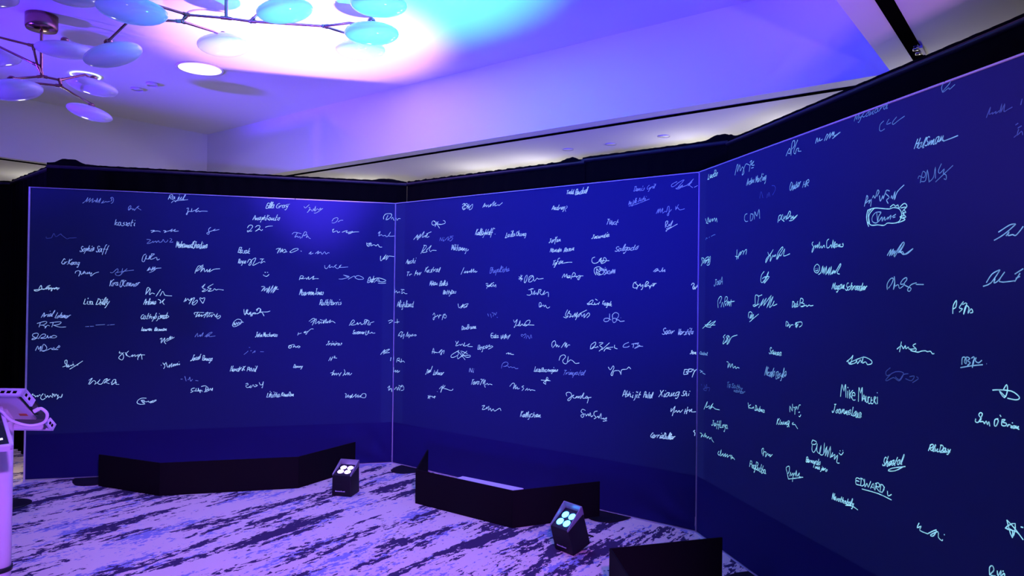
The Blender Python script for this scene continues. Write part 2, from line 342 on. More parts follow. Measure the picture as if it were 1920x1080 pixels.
# ------------------------------------------------------------------ projection screens
H = 2.446
PANELS = {1: ((-4.035, 5.917), (-1.108, 6.702)), 2: ((-1.108, 6.702), (1.265, 4.829)),
          3: ((1.265, 4.829), (1.265 + 0.1985 * 3.0, 4.829 - 0.980 * 3.0))}
LABELS = {1: 'navy projection screen with handwritten signatures, left one with white outer edge',
          2: 'middle navy projection screen with signatures, behind the blue-lit uplight',
          3: 'navy projection screen on the right running towards the viewer, with large signatures'}
SIGNATURES = {
 1: """P 1 401,2326 426,2349 441,2378 429,2338 461,2374 449,2336 481,2372 472,2335 497,2356 502,2339 514,2376 512,2336 540,2377 525,2334;543,2332 563,2356 550,2335 568,2342 578,2351 583,2345 609,2352;617,2353 624,2370 614,2381 629,2387 637,2368 630,2342 617,2335
P 1 752,2284 754,2307 769,2322 772,2308 754,2281 780,2300 786,2285 796,2297 799,2281 822,2313 837,2322 824,2307 853,2287
T 2 kassoti 648 2148 808 2154 55
P 0 135,2034 137,2020 167,2024 176,2030 191,2064 206,2036 240,2060 248,2052 271,2033 291,2020 306,2028 326,2029 361,2033
T 2 Sophie 390 1918 496 1924 48
T 2 Saff 511 1916 603 1924 54
T 2 Rajul 1068 2391 1197 2397 46
P 2 1090,2360 1111,2381 1127,2370 1125,2379 1224,2395
P 2 1214,2315 1230,2322 1225,2298 1218,2263 1212,2269 1236,2293 1252,2291 1257,2320 1255,2291 1274,2300 1290,2307 1312,2326 1301,2313 1288,2295 1296,2290 1312,2302 1318,2293 1339,2299 1386,2299
P 2 930,2112 961,2116 935,2095 956,2107 988,2111 1009,2104;1030,2116 1051,2114 1038,2099 1062,2111 1083,2118 1104,2133 1089,2109 1128,2131 1115,2113 1153,2117
P 2 1415,2159 1396,2140 1402,2105 1389,2096 1383,2108 1413,2123 1429,2130 1451,2145 1435,2130 1484,2142
P 1 899,2036 931,2031 902,1999 936,2008 952,2023 950,2009 973,2024 976,2010 994,2028 1000,2013 1021,2020 1031,2040 1045,2015 1063,2024 1068,2036;1082,2048 1095,2048 1098,2037 1082,2016 1111,2020
T 3 MohamedShadine 1136 1974 1388 1975 56
T 3 Ella 1876 2350 1947 2353 55
T 3 Gray 1962 2354 2062 2361 43
P 2 2028,2369 2050,2388 2079,2395
P 2 2202,2379 2214,2365 2248,2397;2243,2372 2255,2366 2237,2329 2232,2326 2261,2354 2273,2337 2287,2362 2290,2340 2304,2387 2299,2338 2319,2363 2331,2351 2349,2371 2343,2355 2369,2368 2314,2326 2290,2322
T 3 AnephKanto 1764 2240 1995 2246 45
P 3 1718,2164 1734,2188 1757,2189 1760,2171 1726,2128 1718,2140 1746,2135 1757,2141;1785,2172 1802,2188 1824,2186 1819,2165 1786,2136 1819,2156 1836,2144 1848,2157;1870,2175 1893,2185 1933,2190
P 2 2451,2252 2466,2277 2493,2287 2505,2279 2493,2253 2469,2237 2449,2239;2505,2248 2529,2264 2550,2265
P 3 2455,2172 2470,2182 2459,2166 2462,2151 2482,2161 2500,2164 2504,2149 2524,2159;2542,2153 2566,2164 2590,2171 2579,2152 2615,2159 2639,2166 2621,2147 2597,2143 2651,2160 2696,2163
P 2 2101,2120 2123,2139 2182,2129;2147,2134 2124,2093 2147,2106 2153,2094 2171,2101 2174,2083;2185,2089 2211,2145 2228,2140 2217,2115 2200,2111 2235,2121 2226,2094 2241,2106 2250,2091 2264,2086
T 3 Basak 1645 1938 1746 1938 45
P 3 1964,1980 1993,1990 1976,1944 2004,1993 1999,1950 2022,1987 2016,1957 2039,1982 2051,1964 2028,1951 2062,1961;2083,1959 2114,1984 2149,1994 2155,1982 2126,1966 2097,1953 2083,1959;2178,1971 2187,1968
P 2 2249,1945 2272,1967 2261,1942 2290,1955;2307,1950 2337,1975 2325,1947 2354,1966 2367,1945 2390,1970 2402,1949 2420,1962 2432,1959
T 3 Royce 1647 1846 1711 1850 42
P 3 1722,1853 1739,1884 1756,1872 1751,1836 1734,1833 1767,1884 1795,1894 1767,1831 1796,1843 1829,1862;1829,1889 1863,1890;1852,1886 1835,1850 1863,1869 1872,1860
P 3 1870,1770 1879,1770 1873,1767;1890,1770 1899,1770 1893,1767;1858,1749 1871,1737 1891,1735 1909,1753
P 2 2392,1845 2395,1820 2413,1817 2439,1852 2434,1824 2457,1834 2469,1825;2469,1828 2499,1853 2481,1840 2499,1819 2517,1823 2541,1854 2523,1829 2601,1834
P 3 2170,1706 2182,1743 2205,1740 2199,1725 2176,1718 2211,1719 2229,1725 2235,1713 2252,1738 2252,1713 2275,1726 2299,1745 2287,1714 2305,1720 2340,1721
P 3 1844,1640 1872,1641 1844,1598 1878,1635 1867,1599 1895,1629 1890,1587 1918,1647 1902,1581 1946,1654 1924,1584 1969,1648 1941,1582 1981,1642 1964,1624 1992,1618
T 3 Maureen 2175 1569 2304 1577 58
T 3 Jones 2310 1577 2384 1578 49
T 3 Ruth.Harris 2353 1480 2543 1484 49
P 3 1700,1436 1707,1388 1728,1436 1717,1412 1735,1394 1757,1412 1746,1400 1768,1382 1754,1376 1779,1406 1791,1394 1808,1400;1802,1430 1824,1448 1838,1437 1830,1407 1808,1394 1847,1413 1870,1377;1841,1413 1893,1413 1921,1422
P 3 2921,2289 2921,2314 2942,2340 2992,2342 2986,2310 2943,2283 2961,2328;2993,2292 3005,2311 3015,2286 3021,2283
P 2 2871,2155 2892,2175 2877,2131 2902,2144 2914,2132 2939,2139 2945,2127 2964,2133 2988,2172 2970,2134 3026,2136
P 3 2768,2065 2774,2034 2804,2066 2787,2028 2768,2052 2811,2060 2805,2035 2835,2048 2854,2036 2872,2052 2885,2028 2910,2028
P 3 2898,1944 2896,1912 2905,1900 2948,1957 2923,1913 2948,1932 2960,1951 2948,1907 2967,1933 2973,1945 3029,1941
T 2 Cr.Keag 252 1805 387 1805 45
P 2 355,1731 360,1748 385,1754 390,1732 381,1706;395,1752 401,1721 425,1752 416,1727 430,1744 436,1727 451,1744 446,1727 466,1745 461,1728 481,1739 471,1717 476,1711 501,1734 534,1746
P 1 621,1745 639,1742 675,1777 680,1755 660,1737 670,1720 696,1721 721,1750 752,1779;716,1781 706,1727;670,1743 726,1756 804,1768
T 2 Kira 620 1628 687 1635 58
T 2 O'Connor 698 1626 853 1634 52
P 3 54,1581 76,1578 105,1595;88,1598 104,1626 110,1593;105,1598 129,1593 154,1621 173,1627;139,1593 163,1616 159,1588 178,1610 179,1577 193,1605 203,1594 218,1611 223,1591 240,1608;51,1586 154,1599 233,1606
T 3 Lisa 422 1470 498 1470 51
T 3 Dilly 518 1471 615 1469 51
P 2 896,1909 878,1897 868,1868 868,1845 884,1845 901,1898 897,1869 918,1869 928,1898 918,1863 943,1910 938,1910 964,1911 938,1887 933,1864 954,1870 965,1876 981,1882 986,1859 1005,1869
P 2 906,1762 929,1797 914,1765 935,1783 940,1766 956,1801 951,1772 971,1801 964,1775 982,1787 1019,1791;925,1748 951,1760 972,1775
P 3 1290,1749 1298,1779 1319,1815 1341,1809 1331,1786 1298,1767 1357,1827 1336,1762 1363,1798 1369,1763 1391,1787 1391,1763 1418,1793 1405,1763 1445,1788 1495,1794
P 3 899,1557 911,1615 927,1615 922,1592 901,1563 937,1610 928,1558 949,1572 970,1564;981,1544 1017,1605;1012,1547 1033,1588 1044,1571 1055,1553 1108,1549
P 3 1347,1627 1376,1657 1355,1621 1380,1610 1350,1592 1372,1592 1399,1610;1442,1658 1404,1634 1399,1622 1426,1617 1399,1593 1437,1599 1453,1617 1465,1605 1481,1611 1503,1609 1528,1605
T 3 Arlene 887 1474 982 1474 49
P 3 997,1518 1018,1507 1013,1483 1050,1521 1034,1495 1048,1472
P 3 1205,1497 1221,1532 1216,1503 1237,1526 1248,1509 1269,1532 1254,1491 1246,1480 1275,1527 1291,1533 1270,1480 1308,1515 1313,1498 1287,1471 1270,1480;1357,1486 1335,1521 1337,1536 1351,1527 1362,1533 1373,1536 1373,1522 1360,1486
P 2 2519,1721 2555,1722 2605,1738 2608,1747 2560,1759;2560,1759 2602,1741;2603,1719 2657,1751 2669,1733 2699,1721 2742,1725 2736,1740 2699,1755 2675,1749 2669,1733
P 3 2782,1710 2803,1748 2816,1692 2839,1755 2822,1692 2846,1730 2782,1704 2791,1692 2864,1736 2920,1728 2951,1713 2914,1700 2865,1712;2840,1692 2877,1730 2889,1706;2877,1690 2908,1687 2951,1691
T 2 Ariel 113 1360 197 1369 45
T 2 Lohmar 213 1355 324 1358 45
P 2 78,1307 135,1325 151,1316 130,1298 104,1292;104,1316 94,1277;120,1292 146,1280 136,1268 156,1292 172,1286;172,1313 245,1322 256,1313 235,1298 198,1292;198,1313 188,1277;204,1292 246,1277 294,1279
P 2 69,1191 48,1203 53,1221 79,1227 90,1215 69,1179 43,1173 54,1185 85,1185;90,1179 116,1215 142,1217 137,1197 106,1185 148,1185 158,1208 163,1185 184,1202 179,1185 200,1208 226,1199 211,1187 184,1188
P 2 71,1081 88,1120 94,1090 112,1120 105,1075;115,1078 127,1131 143,1125 154,1101 139,1078 118,1078 154,1084 186,1101 191,1089 207,1107 212,1089 233,1107 243,1122 251,1113 238,1104;191,1089 239,1089
T 1 ..-.. 438 1280 655 1298 24
T 3 Cathybjsnd 864 1347 1072 1357 47
P 3 1015,1379 1077,1376 1083,1364 1049,1351 1032,1354
T 3 Lauren 871 1246 955 1246 31
T 3 Bosman 975 1246 1073 1249 31
P 3 705,1070 702,1055 724,1054 736,1024 725,996 703,1006 700,1021 735,1060;746,1060 763,1036;774,1072 752,1042 786,1020;791,1023 807,1041 802,1023 824,1041 824,1023 846,1038 847,1020 869,1047 847,1010 847,995;846,1038 902,1037;874,1041 880,998
P 3 273,942 309,957 293,969 290,993 306,996 304,939 320,962 315,939 336,956 342,950 352,968 358,950;349,981 352,983;326,922 368,950 424,991;384,956 389,954
P 3 1295,1386 1294,1405 1370,1405;1323,1411 1301,1364 1335,1393 1324,1368 1353,1386 1347,1368 1382,1393 1370,1358;1376,1368 1399,1412 1394,1362 1422,1406;1381,1402 1446,1403;1411,1368 1434,1387 1429,1365 1452,1393 1464,1368 1481,1400 1470,1362 1499,1381 1505,1368 1487,1352 1476,1355
P 3 1700,1423 1709,1385 1735,1433 1727,1407 1742,1388 1760,1414 1757,1395 1772,1382 1763,1376 1790,1408 1802,1395;1808,1420 1825,1446 1844,1433 1832,1408 1808,1395 1850,1411 1872,1376;1850,1414 1899,1414 1923,1423
P 3 1606,1293 1618,1324 1647,1347 1677,1340 1683,1318 1654,1293 1618,1280 1606,1293;1618,1293 1624,1318 1630,1293 1642,1321 1648,1299 1659,1324 1666,1305 1677,1324 1698,1319
P 1 1298,1189 1320,1224 1321,1192 1344,1211 1341,1192 1367,1230 1356,1195;1379,1192 1413,1223 1439,1233 1431,1220 1402,1205 1391,1189 1419,1208 1414,1192 1466,1199
T 3 John 1802 1188 1859 1191 42
T 3 Mackenzo 1866 1190 1990 1193 39
P 3 1018,1172 1035,1181 1027,1138 1057,1184 1052,1150 1067,1131;1055,1150 1080,1181 1078,1169 1092,1181 1103,1199 1097,1175 1114,1193 1120,1181 1134,1190;1069,1153 1120,1181
P 1 1705,1032 1729,1051 1741,1064;1746,1095 1758,1095;1759,1064 1771,1067;1777,1044 1801,1066 1795,1047;1843,1056 1874,1055
T 3 Jacob 1272 981 1344 998 50
T 3 Bungo 1364 986 1446 982 44
P 3 1030,950 1033,943;1044,968 1055,952 1072,971;1055,959 1061,934 1050,915;1072,964 1084,927 1101,952 1095,924 1118,964 1112,927 1135,957 1129,933 1146,957 1144,939 1163,963 1158,945 1180,957 1175,945;1172,976 1175,972
T 3 HendriK 1595 885 1717 889 44
T 3 Povil 1735 883 1813 881 45
P 3 2260,1329 2294,1355 2313,1348 2289,1293;2276,1319 2326,1352 2314,1306 2351,1332 2345,1306 2370,1326 2370,1309;2357,1345 2383,1339;2383,1313 2395,1345 2389,1309 2414,1352 2408,1313 2427,1332 2421,1313 2452,1345 2440,1316 2465,1332 2494,1314
P 3 2619,1290 2651,1343 2667,1326 2632,1297 2677,1300 2696,1320 2696,1300 2722,1320 2729,1300 2755,1313 2787,1346 2761,1300 2761,1346 2800,1333 2787,1300 2813,1300 2807,1313 2846,1328
T 3 Suzanne 2652 1214 2759 1217 37
P 3 2775,1244 2769,1204 2788,1214 2801,1244 2788,1227 2814,1220 2827,1230 2834,1220 2857,1222
P 3 2163,1202 2171,1228 2169,1215 2196,1223;2215,1225 2233,1241 2224,1222 2252,1241 2240,1215 2234,1212 2265,1248 2283,1261 2301,1259
T 3 Jriniras 2418 1110 2554 1112 36
P 3 2084,1103 2099,1112 2111,1099 2099,1086 2084,1093 2105,1112 2136,1118 2124,1093 2142,1105 2149,1092 2167,1105 2186,1099 2173,1089 2161,1099
P 3 2439,966 2457,1002;2458,966 2476,1005;2448,982 2470,985;2486,1005 2495,1011 2492,995 2483,995 2514,991
T 3 Danny 2130 909 2210 911 29
P 3 2456,855 2478,861 2491,880 2469,832 2491,854 2491,834 2510,854 2510,834 2529,853 2536,834 2555,860 2536,824;2580,886 2587,859 2568,827 2587,846 2593,833 2612,859 2613,832 2625,858 2629,832 2651,851
P 3 2909,1019 2948,1067 2935,1033 2961,1060 2994,1069 2935,1023;2948,1033 2994,1039
P 3 3002,959 3008,992
P 3 2977,1334 3004,1344 3017,1334 2984,1313
P 3 2979,706 2999,725 2989,682 3012,702 3019,668
P 3 2589,662 2602,658 2596,622 2622,651 2616,625 2641,644 2635,618 2660,657 2648,624 2673,637 2692,656 2686,623 2712,649 2706,623 2731,642 2725,622 2751,658 2780,651 2774,621 2745,622 2731,635
T 3 KoneDan 2029 650 2139 653 39
P 3 470,792 483,818 499,845 472,825;478,791 510,824 526,806 516,791 543,811 558,832 540,799 570,793 591,828 615,837 586,798 635,834 602,810 630,794;641,806 643,803;646,788 657,824 679,827 668,797 646,785 684,808 679,790 705,787
P 3 61,723 51,715 72,708 77,696 93,708 93,696 108,713 113,707;134,722 119,701 116,683 130,671 150,683;145,718 156,688 166,706 177,688 187,705 203,687 202,723;208,705 213,717 219,693 229,716 240,698 245,710 240,680 235,671 255,692 266,685 276,715 271,691
P 3 919,663 880,664 853,646 847,625 870,612 909,614 886,633 880,645 897,620 903,645 875,645 920,632 936,638 942,625 959,637 953,619 970,643 965,624 998,642;964,634 998,648
P 1 1188,823 1205,823;1222,847 1234,804;1246,816 1257,822 1263,840 1269,803 1286,821;1309,808 1332,805
P 3 1304,743 1281,737 1276,722 1293,715 1270,703;1299,721 1311,715 1316,740;1316,715 1334,720 1333,742 1334,714 1351,726 1349,698 1345,720 1363,720 1363,707;1356,754 1391,760 1415,737 1409,712 1380,707;1397,750 1392,713 1409,731 1421,718 1432,737 1438,718 1450,740 1447,715
P 3 1724,769 1739,775 1745,762 1727,756 1734,737 1758,742 1769,755 1758,742 1770,736 1787,761 1800,742 1824,754 1805,761;1838,782 1848,760 1866,762 1874,788 1866,734 1860,737
T 3 Lihitha 1904 647 2020 650 48""",
 2: """P 3 13,2305 27,2282 45,2297 73,2295
P 3 6,999 7,966;46,949 56,982 84,991 80,971 56,966 85,964 105,953 113,986 109,956 133,968 157,955
P 3 8,899 9,852;19,860 38,875 34,854 67,877 58,853 92,872
P 3 48,1355 49,1312;10,1321 78,1329
P 3 22,690 51,719 61,687 80,722 90,690 118,739 147,728 148,702 110,691;80,735 128,726
P 3 853,2371 874,2382 891,2363 854,2353 866,2327 891,2338 854,2343 899,2380 916,2361 899,2337 932,2372 916,2330 948,2359 933,2323 965,2333 973,2369 948,2352;874,2376 932,2341
P 3 1086,2331 1113,2368 1102,2336 1125,2352 1125,2334 1149,2351 1149,2330 1180,2355 1165,2332 1218,2376 1196,2336 1234,2363 1219,2337 1257,2343 1265,2337 1303,2359
P 3 524,2247 497,2249 484,2230 498,2213 525,2215 533,2234 515,2248;524,2241 560,2207 583,2180;568,2241 542,2221 525,2196;533,2221 595,2215;542,2240 569,2216 604,2214 648,2221 647,2240 625,2247
P 3 253,2091 308,2135 290,2103 318,2122 314,2096 300,2090 345,2140 328,2102 391,2161 364,2107 410,2124 401,2105 436,2142 419,2104 455,2113;418,2137 481,2154
T 1 Ni 585 2066 646 2067 35
P 1 650,2070 693,2100 685,2068 719,2092 745,2085 719,2061 702,2068;710,2102 753,2105
P 3 349,1958 393,2028 384,2035 420,2030 412,2008 367,1970 430,1975 421,1988 457,2013 483,2031 457,1994 476,1974 493,1986 547,1983
T 3 Mikhanny 734 1982 910 1971 47
P 3 914,1968 930,1976 926,1983
T 3 KelleyWolf 1010 2102 1200 2097 48
P 3 1214,2147 1226,2146;1223,2100 1230,2101
T 3 Leila 1338 2067 1442 2077 44
T 3 Chang 1449 2074 1551 2073 38
T 3 Todd 1941 2376 2009 2379 36
T 3 Bendad 2023 2367 2128 2378 41
P 3 2125,2380 2140,2420
T 3 Andrey 1805 2264 1926 2264 36
P 2 1936,2244 1929,2261 1949,2276 1942,2288
T 2 TVect 2299 2123 2399 2121 37
T 3 Jocundia 2174 2025 2328 2035 32
T 3 JorYun 1781 2007 1892 2017 36
T 3 Nanda 1792 1934 1903 1936 33
T 3 Rosan 1923 1930 2019 1944 36
T 2 Salgado 2377 1923 2567 1933 41
T 1 Denis 2525 2354 2610 2357 34
T 1 Cyril 2630 2355 2694 2365 31
T 1 Anjali 2485 2258 2549 2269 34
T 1 Joshi 2560 2274 2623 2285 28
P 1 2485,2248 2549,2259 2651,2288
P 1 2862,2393 2825,2379 2820,2362 2841,2363 2873,2385 2915,2401 2863,2346 2905,2367 2879,2342 2852,2347 2931,2360 2983,2402 2942,2356 2972,2381 2952,2363 2978,2341;2988,2343 3014,2353
P 1 2705,2180 2724,2214 2718,2182 2737,2216 2735,2183 2756,2217 2751,2185;2754,2180 2768,2189 2773,2194 2784,2188 2794,2222 2805,2221 2800,2164 2790,2168 2816,2196 2822,2203;2853,2223 2854,2196;2875,2234 2856,2203 2869,2212 2880,2197 2896,2196 2920,2201
P 2 2777,2078 2779,2118 2795,2122 2790,2103 2780,2093 2796,2083 2806,2102 2807,2087 2833,2125 2817,2086;2783,2068 2823,2081;2788,2051 2785,2058 2868,2099
T 3 Auchi 158 1874 281 1875 49
T 3 Tr 165 1758 232 1757 37
P 3 269,1757 296,1809 287,1777 315,1789 306,1763 343,1789 334,1763 361,1792
T 3 Kestral 407 1788 594 1793 46
P 3 847,1765 883,1827;880,1777 900,1796 892,1777 925,1795 917,1777 950,1795 950,1780 974,1813 966,1780 998,1813 991,1783 1015,1797 1011,1782 1035,1791
T 1 BhupalSaha 1178 1775 1387 1790 45
T 3 Mihan 468 1669 570 1676 42
T 3 Bolkb 592 1666 692 1673 41
T 3 BettyDas 637 1594 791 1601 35
P 3 1132,1685 1156,1685 1141,1643;1136,1673 1168,1667 1198,1691 1183,1667 1152,1661 1221,1697;1175,1673 1199,1661 1214,1679 1222,1661 1241,1679 1241,1655
T 3 Alighland 46 1468 265 1473 53
P 3 818,1512 831,1475 881,1507 848,1469 889,1501 938,1514 889,1476 872,1509 906,1482 926,1495
P 3 513,1404 530,1424 540,1392 523,1360 518,1379 557,1393 575,1406 584,1387 601,1413 584,1375;592,1400 619,1407;628,1363 645,1414 679,1403 671,1383 645,1389 666,1421
P 1 1156,1434 1168,1410;1187,1434 1199,1399;1202,1444 1226,1435 1214,1411;1233,1442 1241,1424 1256,1448;1257,1407 1265,1404
P 3 13,1632 4,1598 33,1619 43,1599 72,1612 77,1599;91,1632 139,1629;111,1626 102,1592 130,1606 149,1593 178,1593
P 3 1484,1743 1521,1717;1520,1754 1488,1717;1505,1757 1506,1705;1480,1725 1524,1728
P 3 1539,1694 1546,1734 1567,1754 1564,1716 1546,1691 1539,1705;1582,1699 1589,1739 1624,1750 1632,1722 1604,1699 1582,1705 1624,1745 1639,1705 1667,1730 1681,1722 1730,1727
P 3 2204,1885 2179,1875 2179,1848 2201,1837 2232,1847 2263,1878 2238,1858 2269,1846 2281,1878 2299,1872 2300,1851 2269,1836 2257,1841 2256,1878;2251,1857 2327,1855
P 3 2257,1804 2233,1812 2202,1800 2199,1773 2215,1749;2220,1799 2218,1767;2220,1799 2245,1772 2251,1799;2252,1756 2215,1773 2233,1751 2270,1756 2282,1777 2264,1799 2239,1794
T 2 nain 2258 1783 2307 1782 27
T 2 SACHAN 2283 1751 2376 1760 30
T 3 TgFon 1814 1827 1918 1845 42
P 3 1905,1842 1958,1850 2000,1850
T 3 Me 1913 1732 1989 1731 33
P 3 1989,1720 2011,1769 2031,1758 2018,1742 1999,1737 2044,1742 2038,1731 2063,1747 2076,1742 2064,1717 2051,1720 2076,1742 2102,1744
P 3 1566,1596 1598,1593 1619,1614 1604,1642 1633,1645;1583,1636 1633,1645;1604,1642 1619,1602;1626,1597 1647,1631 1641,1597 1661,1614 1669,1597 1689,1637 1676,1597;1682,1637 1710,1637 1696,1614 1718,1597 1745,1631 1731,1598 1759,1615 1779,1615 1780,1581
P 3 1691,1498 1691,1529 1705,1535 1712,1518 1695,1498 1733,1516 1740,1502 1753,1516 1760,1502 1774,1492 1796,1504
P 3 2142,1529 2174,1559 2192,1559 2180,1538 2149,1526 2142,1537 2199,1527 2205,1543 2211,1527 2236,1538 2236,1528 2248,1549;2211,1570 2230,1560
T 3 Kaguk 2273 1528 2355 1522 35
P 2 2687,1770 2712,1790 2723,1785 2695,1768 2728,1780 2734,1770 2750,1775 2761,1799 2756,1769 2777,1784 2772,1769 2780,1772
P 3 2555,1697 2533,1690 2527,1659 2550,1654 2567,1669 2538,1695;2556,1644 2567,1669 2579,1674 2584,1685 2590,1664 2607,1679 2602,1649 2590,1641;2618,1664 2635,1700 2652,1690 2635,1679 2624,1662 2652,1674 2658,1659 2674,1679 2658,1647;2674,1669 2691,1679 2685,1664 2702,1685;2680,1685 2713,1687
P 3 2974,1675 2985,1689 2995,1680 2985,1660 2990,1646 3000,1665 3000,1646 3021,1680 3011,1660 3021,1670
T 3 DanBraun 864 1287 1031 1306 35
P 3 1434,1391 1445,1369 1474,1396 1446,1331 1439,1333;1461,1340 1490,1353 1483,1341 1504,1388 1497,1341 1526,1360 1533,1346 1555,1361 1562,1350 1584,1356
T 3 Eda 1194 1232 1282 1239 36
P 3 1305,1258 1306,1226 1328,1265 1321,1235 1358,1272 1336,1227 1365,1261 1358,1237 1403,1268 1373,1229
P 1 1528,1256 1513,1267 1524,1276 1538,1268 1556,1281 1563,1269 1542,1245;1564,1241 1578,1270;1585,1270 1600,1242 1613,1277 1621,1249
P 3 794,1185 811,1162 828,1187 795,1142 845,1157 853,1151 878,1165 887,1147 903,1179 895,1147 928,1155 960,1172 936,1147 993,1148
T 3 Boyce 1054 1126 1160 1144 39
P 3 1160,1150 1183,1175 1176,1157 1199,1164 1218,1159 1168,1135
P 3 506,1075 563,1073;510,1057 527,1109 537,1058;546,1071 590,1074 624,1101 598,1068 633,1102 625,1057 616,1063 659,1097 651,1065
P 3 837,1107 754,1065 742,1043 771,1041 830,1070 821,1100 909,1029;929,1106 830,1033;821,1063 822,1032 880,1061 962,1072 962,1057 913,1054 854,1102 937,1083
P 3 1360,1108 1390,1119 1383,1107 1412,1117 1405,1108 1442,1107
P 1 1313,985 1324,1024 1361,1041 1384,1028 1362,1009 1332,1001;1347,1002 1377,1010 1392,999 1414,1007 1422,999 1451,1004 1459,993 1488,998
T 3 Joel 433 866 504 897 45
T 3 Lohmar 531 873 659 880 48
T 2 Ni 956 925 1013 926 34
P 3 66,1203 99,1237 128,1232;61,1196 90,1204 100,1184 118,1231 109,1191 147,1219 129,1172;167,1194 194,1241 186,1195 214,1222 205,1183 233,1217 233,1200 261,1224 252,1204 289,1219 307,1213 280,1206
P 3 1924,1429 1950,1421 1970,1438 1950,1432 1943,1448 1963,1485;1957,1443 1982,1477 1976,1455 1996,1450 1977,1425 2009,1439 2009,1426 2035,1462 2029,1429 2054,1468 2042,1429;2035,1407 2067,1452 2137,1486;2061,1430 2086,1458 2093,1436 2118,1458 2112,1426 2150,1465 2162,1449 2137,1427
P 2 2335,1464 2332,1417 2305,1403 2287,1410 2293,1426 2323,1429 2347,1417;2366,1402 2359,1423 2377,1431 2398,1424 2384,1403 2366,1399;2362,1428 2359,1454 2383,1473 2410,1463 2407,1440 2389,1421 2413,1419 2425,1409 2460,1414;2428,1436 2431,1435
P 3 1544,1357 1572,1387 1601,1391 1594,1365 1559,1344 1544,1352 1609,1354 1644,1354
P 3 1820,1189 1819,1222 1846,1240 1853,1213 1826,1184 1860,1213 1860,1191 1873,1208 1880,1192 1893,1204;1907,1188 1946,1234 1940,1196 1959,1229 1953,1191 1973,1214 1989,1212
P 3 2172,1192 2178,1225 2215,1248 2215,1227 2178,1193 2209,1210 2222,1206 2234,1217 2240,1207;2246,1244 2283,1246 2252,1223 2277,1209 2247,1181;2271,1193 2337,1249;2290,1183 2308,1205 2350,1200;2308,1210 2368,1219;2380,1235 2380,1214 2404,1208
P 2 2497,1260 2462,1245 2451,1224 2486,1225 2503,1234;2520,1248 2561,1258;2538,1251 2532,1223;2549,1249 2578,1261 2566,1245 2589,1241 2544,1218 2572,1235 2612,1237
P 3 1888,1088 1901,1122 1934,1135 1948,1119 1922,1090 1935,1069 1962,1073 1974,1126 1968,1082 1994,1100 2020,1091 2040,1076 2075,1082
T 3 Losa 1649 987 1719 989 40
T 3 Bacongino 1723 990 1880 1002 33
T 1 Trimpatel 1930 981 2124 993 43
P 3 2328,1070 2346,1050 2369,1081 2376,1063 2352,1019 2364,1010 2376,1042 2406,1049 2423,1046 2436,1021;2436,1026 2441,1057 2482,1065 2499,1082 2516,1068
T 2 Sear 2763 1330 2852 1339 48
T 2 Verstite 2879 1330 2993 1343 42
T 3 Jan 2971 1204 3015 1209 24
T 3 Tara 978 820 1075 832 45
P 3 1086,875 1106,874 1083,827;1094,849 1125,881 1114,838 1141,877 1130,834 1142,811;1142,835 1165,849 1169,837 1189,845 1216,841
P 3 1402,843 1431,872 1453,868 1439,826 1468,863 1461,828 1483,847 1483,830 1505,838;1548,862 1526,851 1548,842 1527,820;1563,826 1584,845 1584,828 1605,841 1613,830 1627,837 1662,834
P 3 604,750 639,778 631,746 622,720 656,792 639,753 677,788 656,761 691,758 742,750 768,759 769,768;578,725 584,724
P 3 464,679 482,668 464,651;490,685 487,650;464,663 517,678 535,667 553,685 544,659;517,666 562,679
P 3 1105,652 1137,661 1121,641 1110,622 1145,632 1161,651 1157,633 1184,660 1177,623 1200,644 1208,621 1231,641 1246,625 1299,654 1313,635
P 3 1717,922 1810,924;1762,895 1772,946 1786,941 1769,923 1741,904 1766,892;1755,922 1796,928
P 3 1965,819 1958,841 1984,851 2007,840 2004,807 1985,786 1972,793 2011,824 2030,834 2017,819 2037,810 2056,828 2043,811 2069,829 2063,813 2082,831 2075,814;2094,837 2088,810 2120,861 2107,822 2126,819 2145,837 2158,817 2149,784;2133,820 2186,832
T 3 Kellychen 1516 606 1721 630 45
P 3 2134,728 2108,734 2096,714 2122,695 2109,672 2093,686 2134,702 2141,686 2159,705 2166,689 2178,717 2185,686 2203,699;2240,735 2215,727 2209,705 2228,686 2210,673;2234,686 2247,698 2253,683 2271,722 2271,680;2278,681 2296,688 2296,678 2320,696 2308,669;2287,664 2323,673
T 3 Abhijit 2452 864 2599 871 44
T 3 Patel 2622 873 2691 880 41
T 3 Xiang 2741 890 2891 914 47
T 3 Shi 2912 914 2969 922 36
P 3 2836,820 2831,795 2857,828 2863,833 2842,767;2858,793 2874,810 2879,796 2895,812 2900,798 2921,820;2932,792 2942,827;2947,793 2957,843;2931,806 2973,825 2968,810 2988,832 2983,812 3016,816
T 3 BPY 2926 1062 3016 1069 39
T 3 CarrieDuller 2678 597 2865 610 40
P 3 3010,690 3000,681 3010,673 3008,651""",
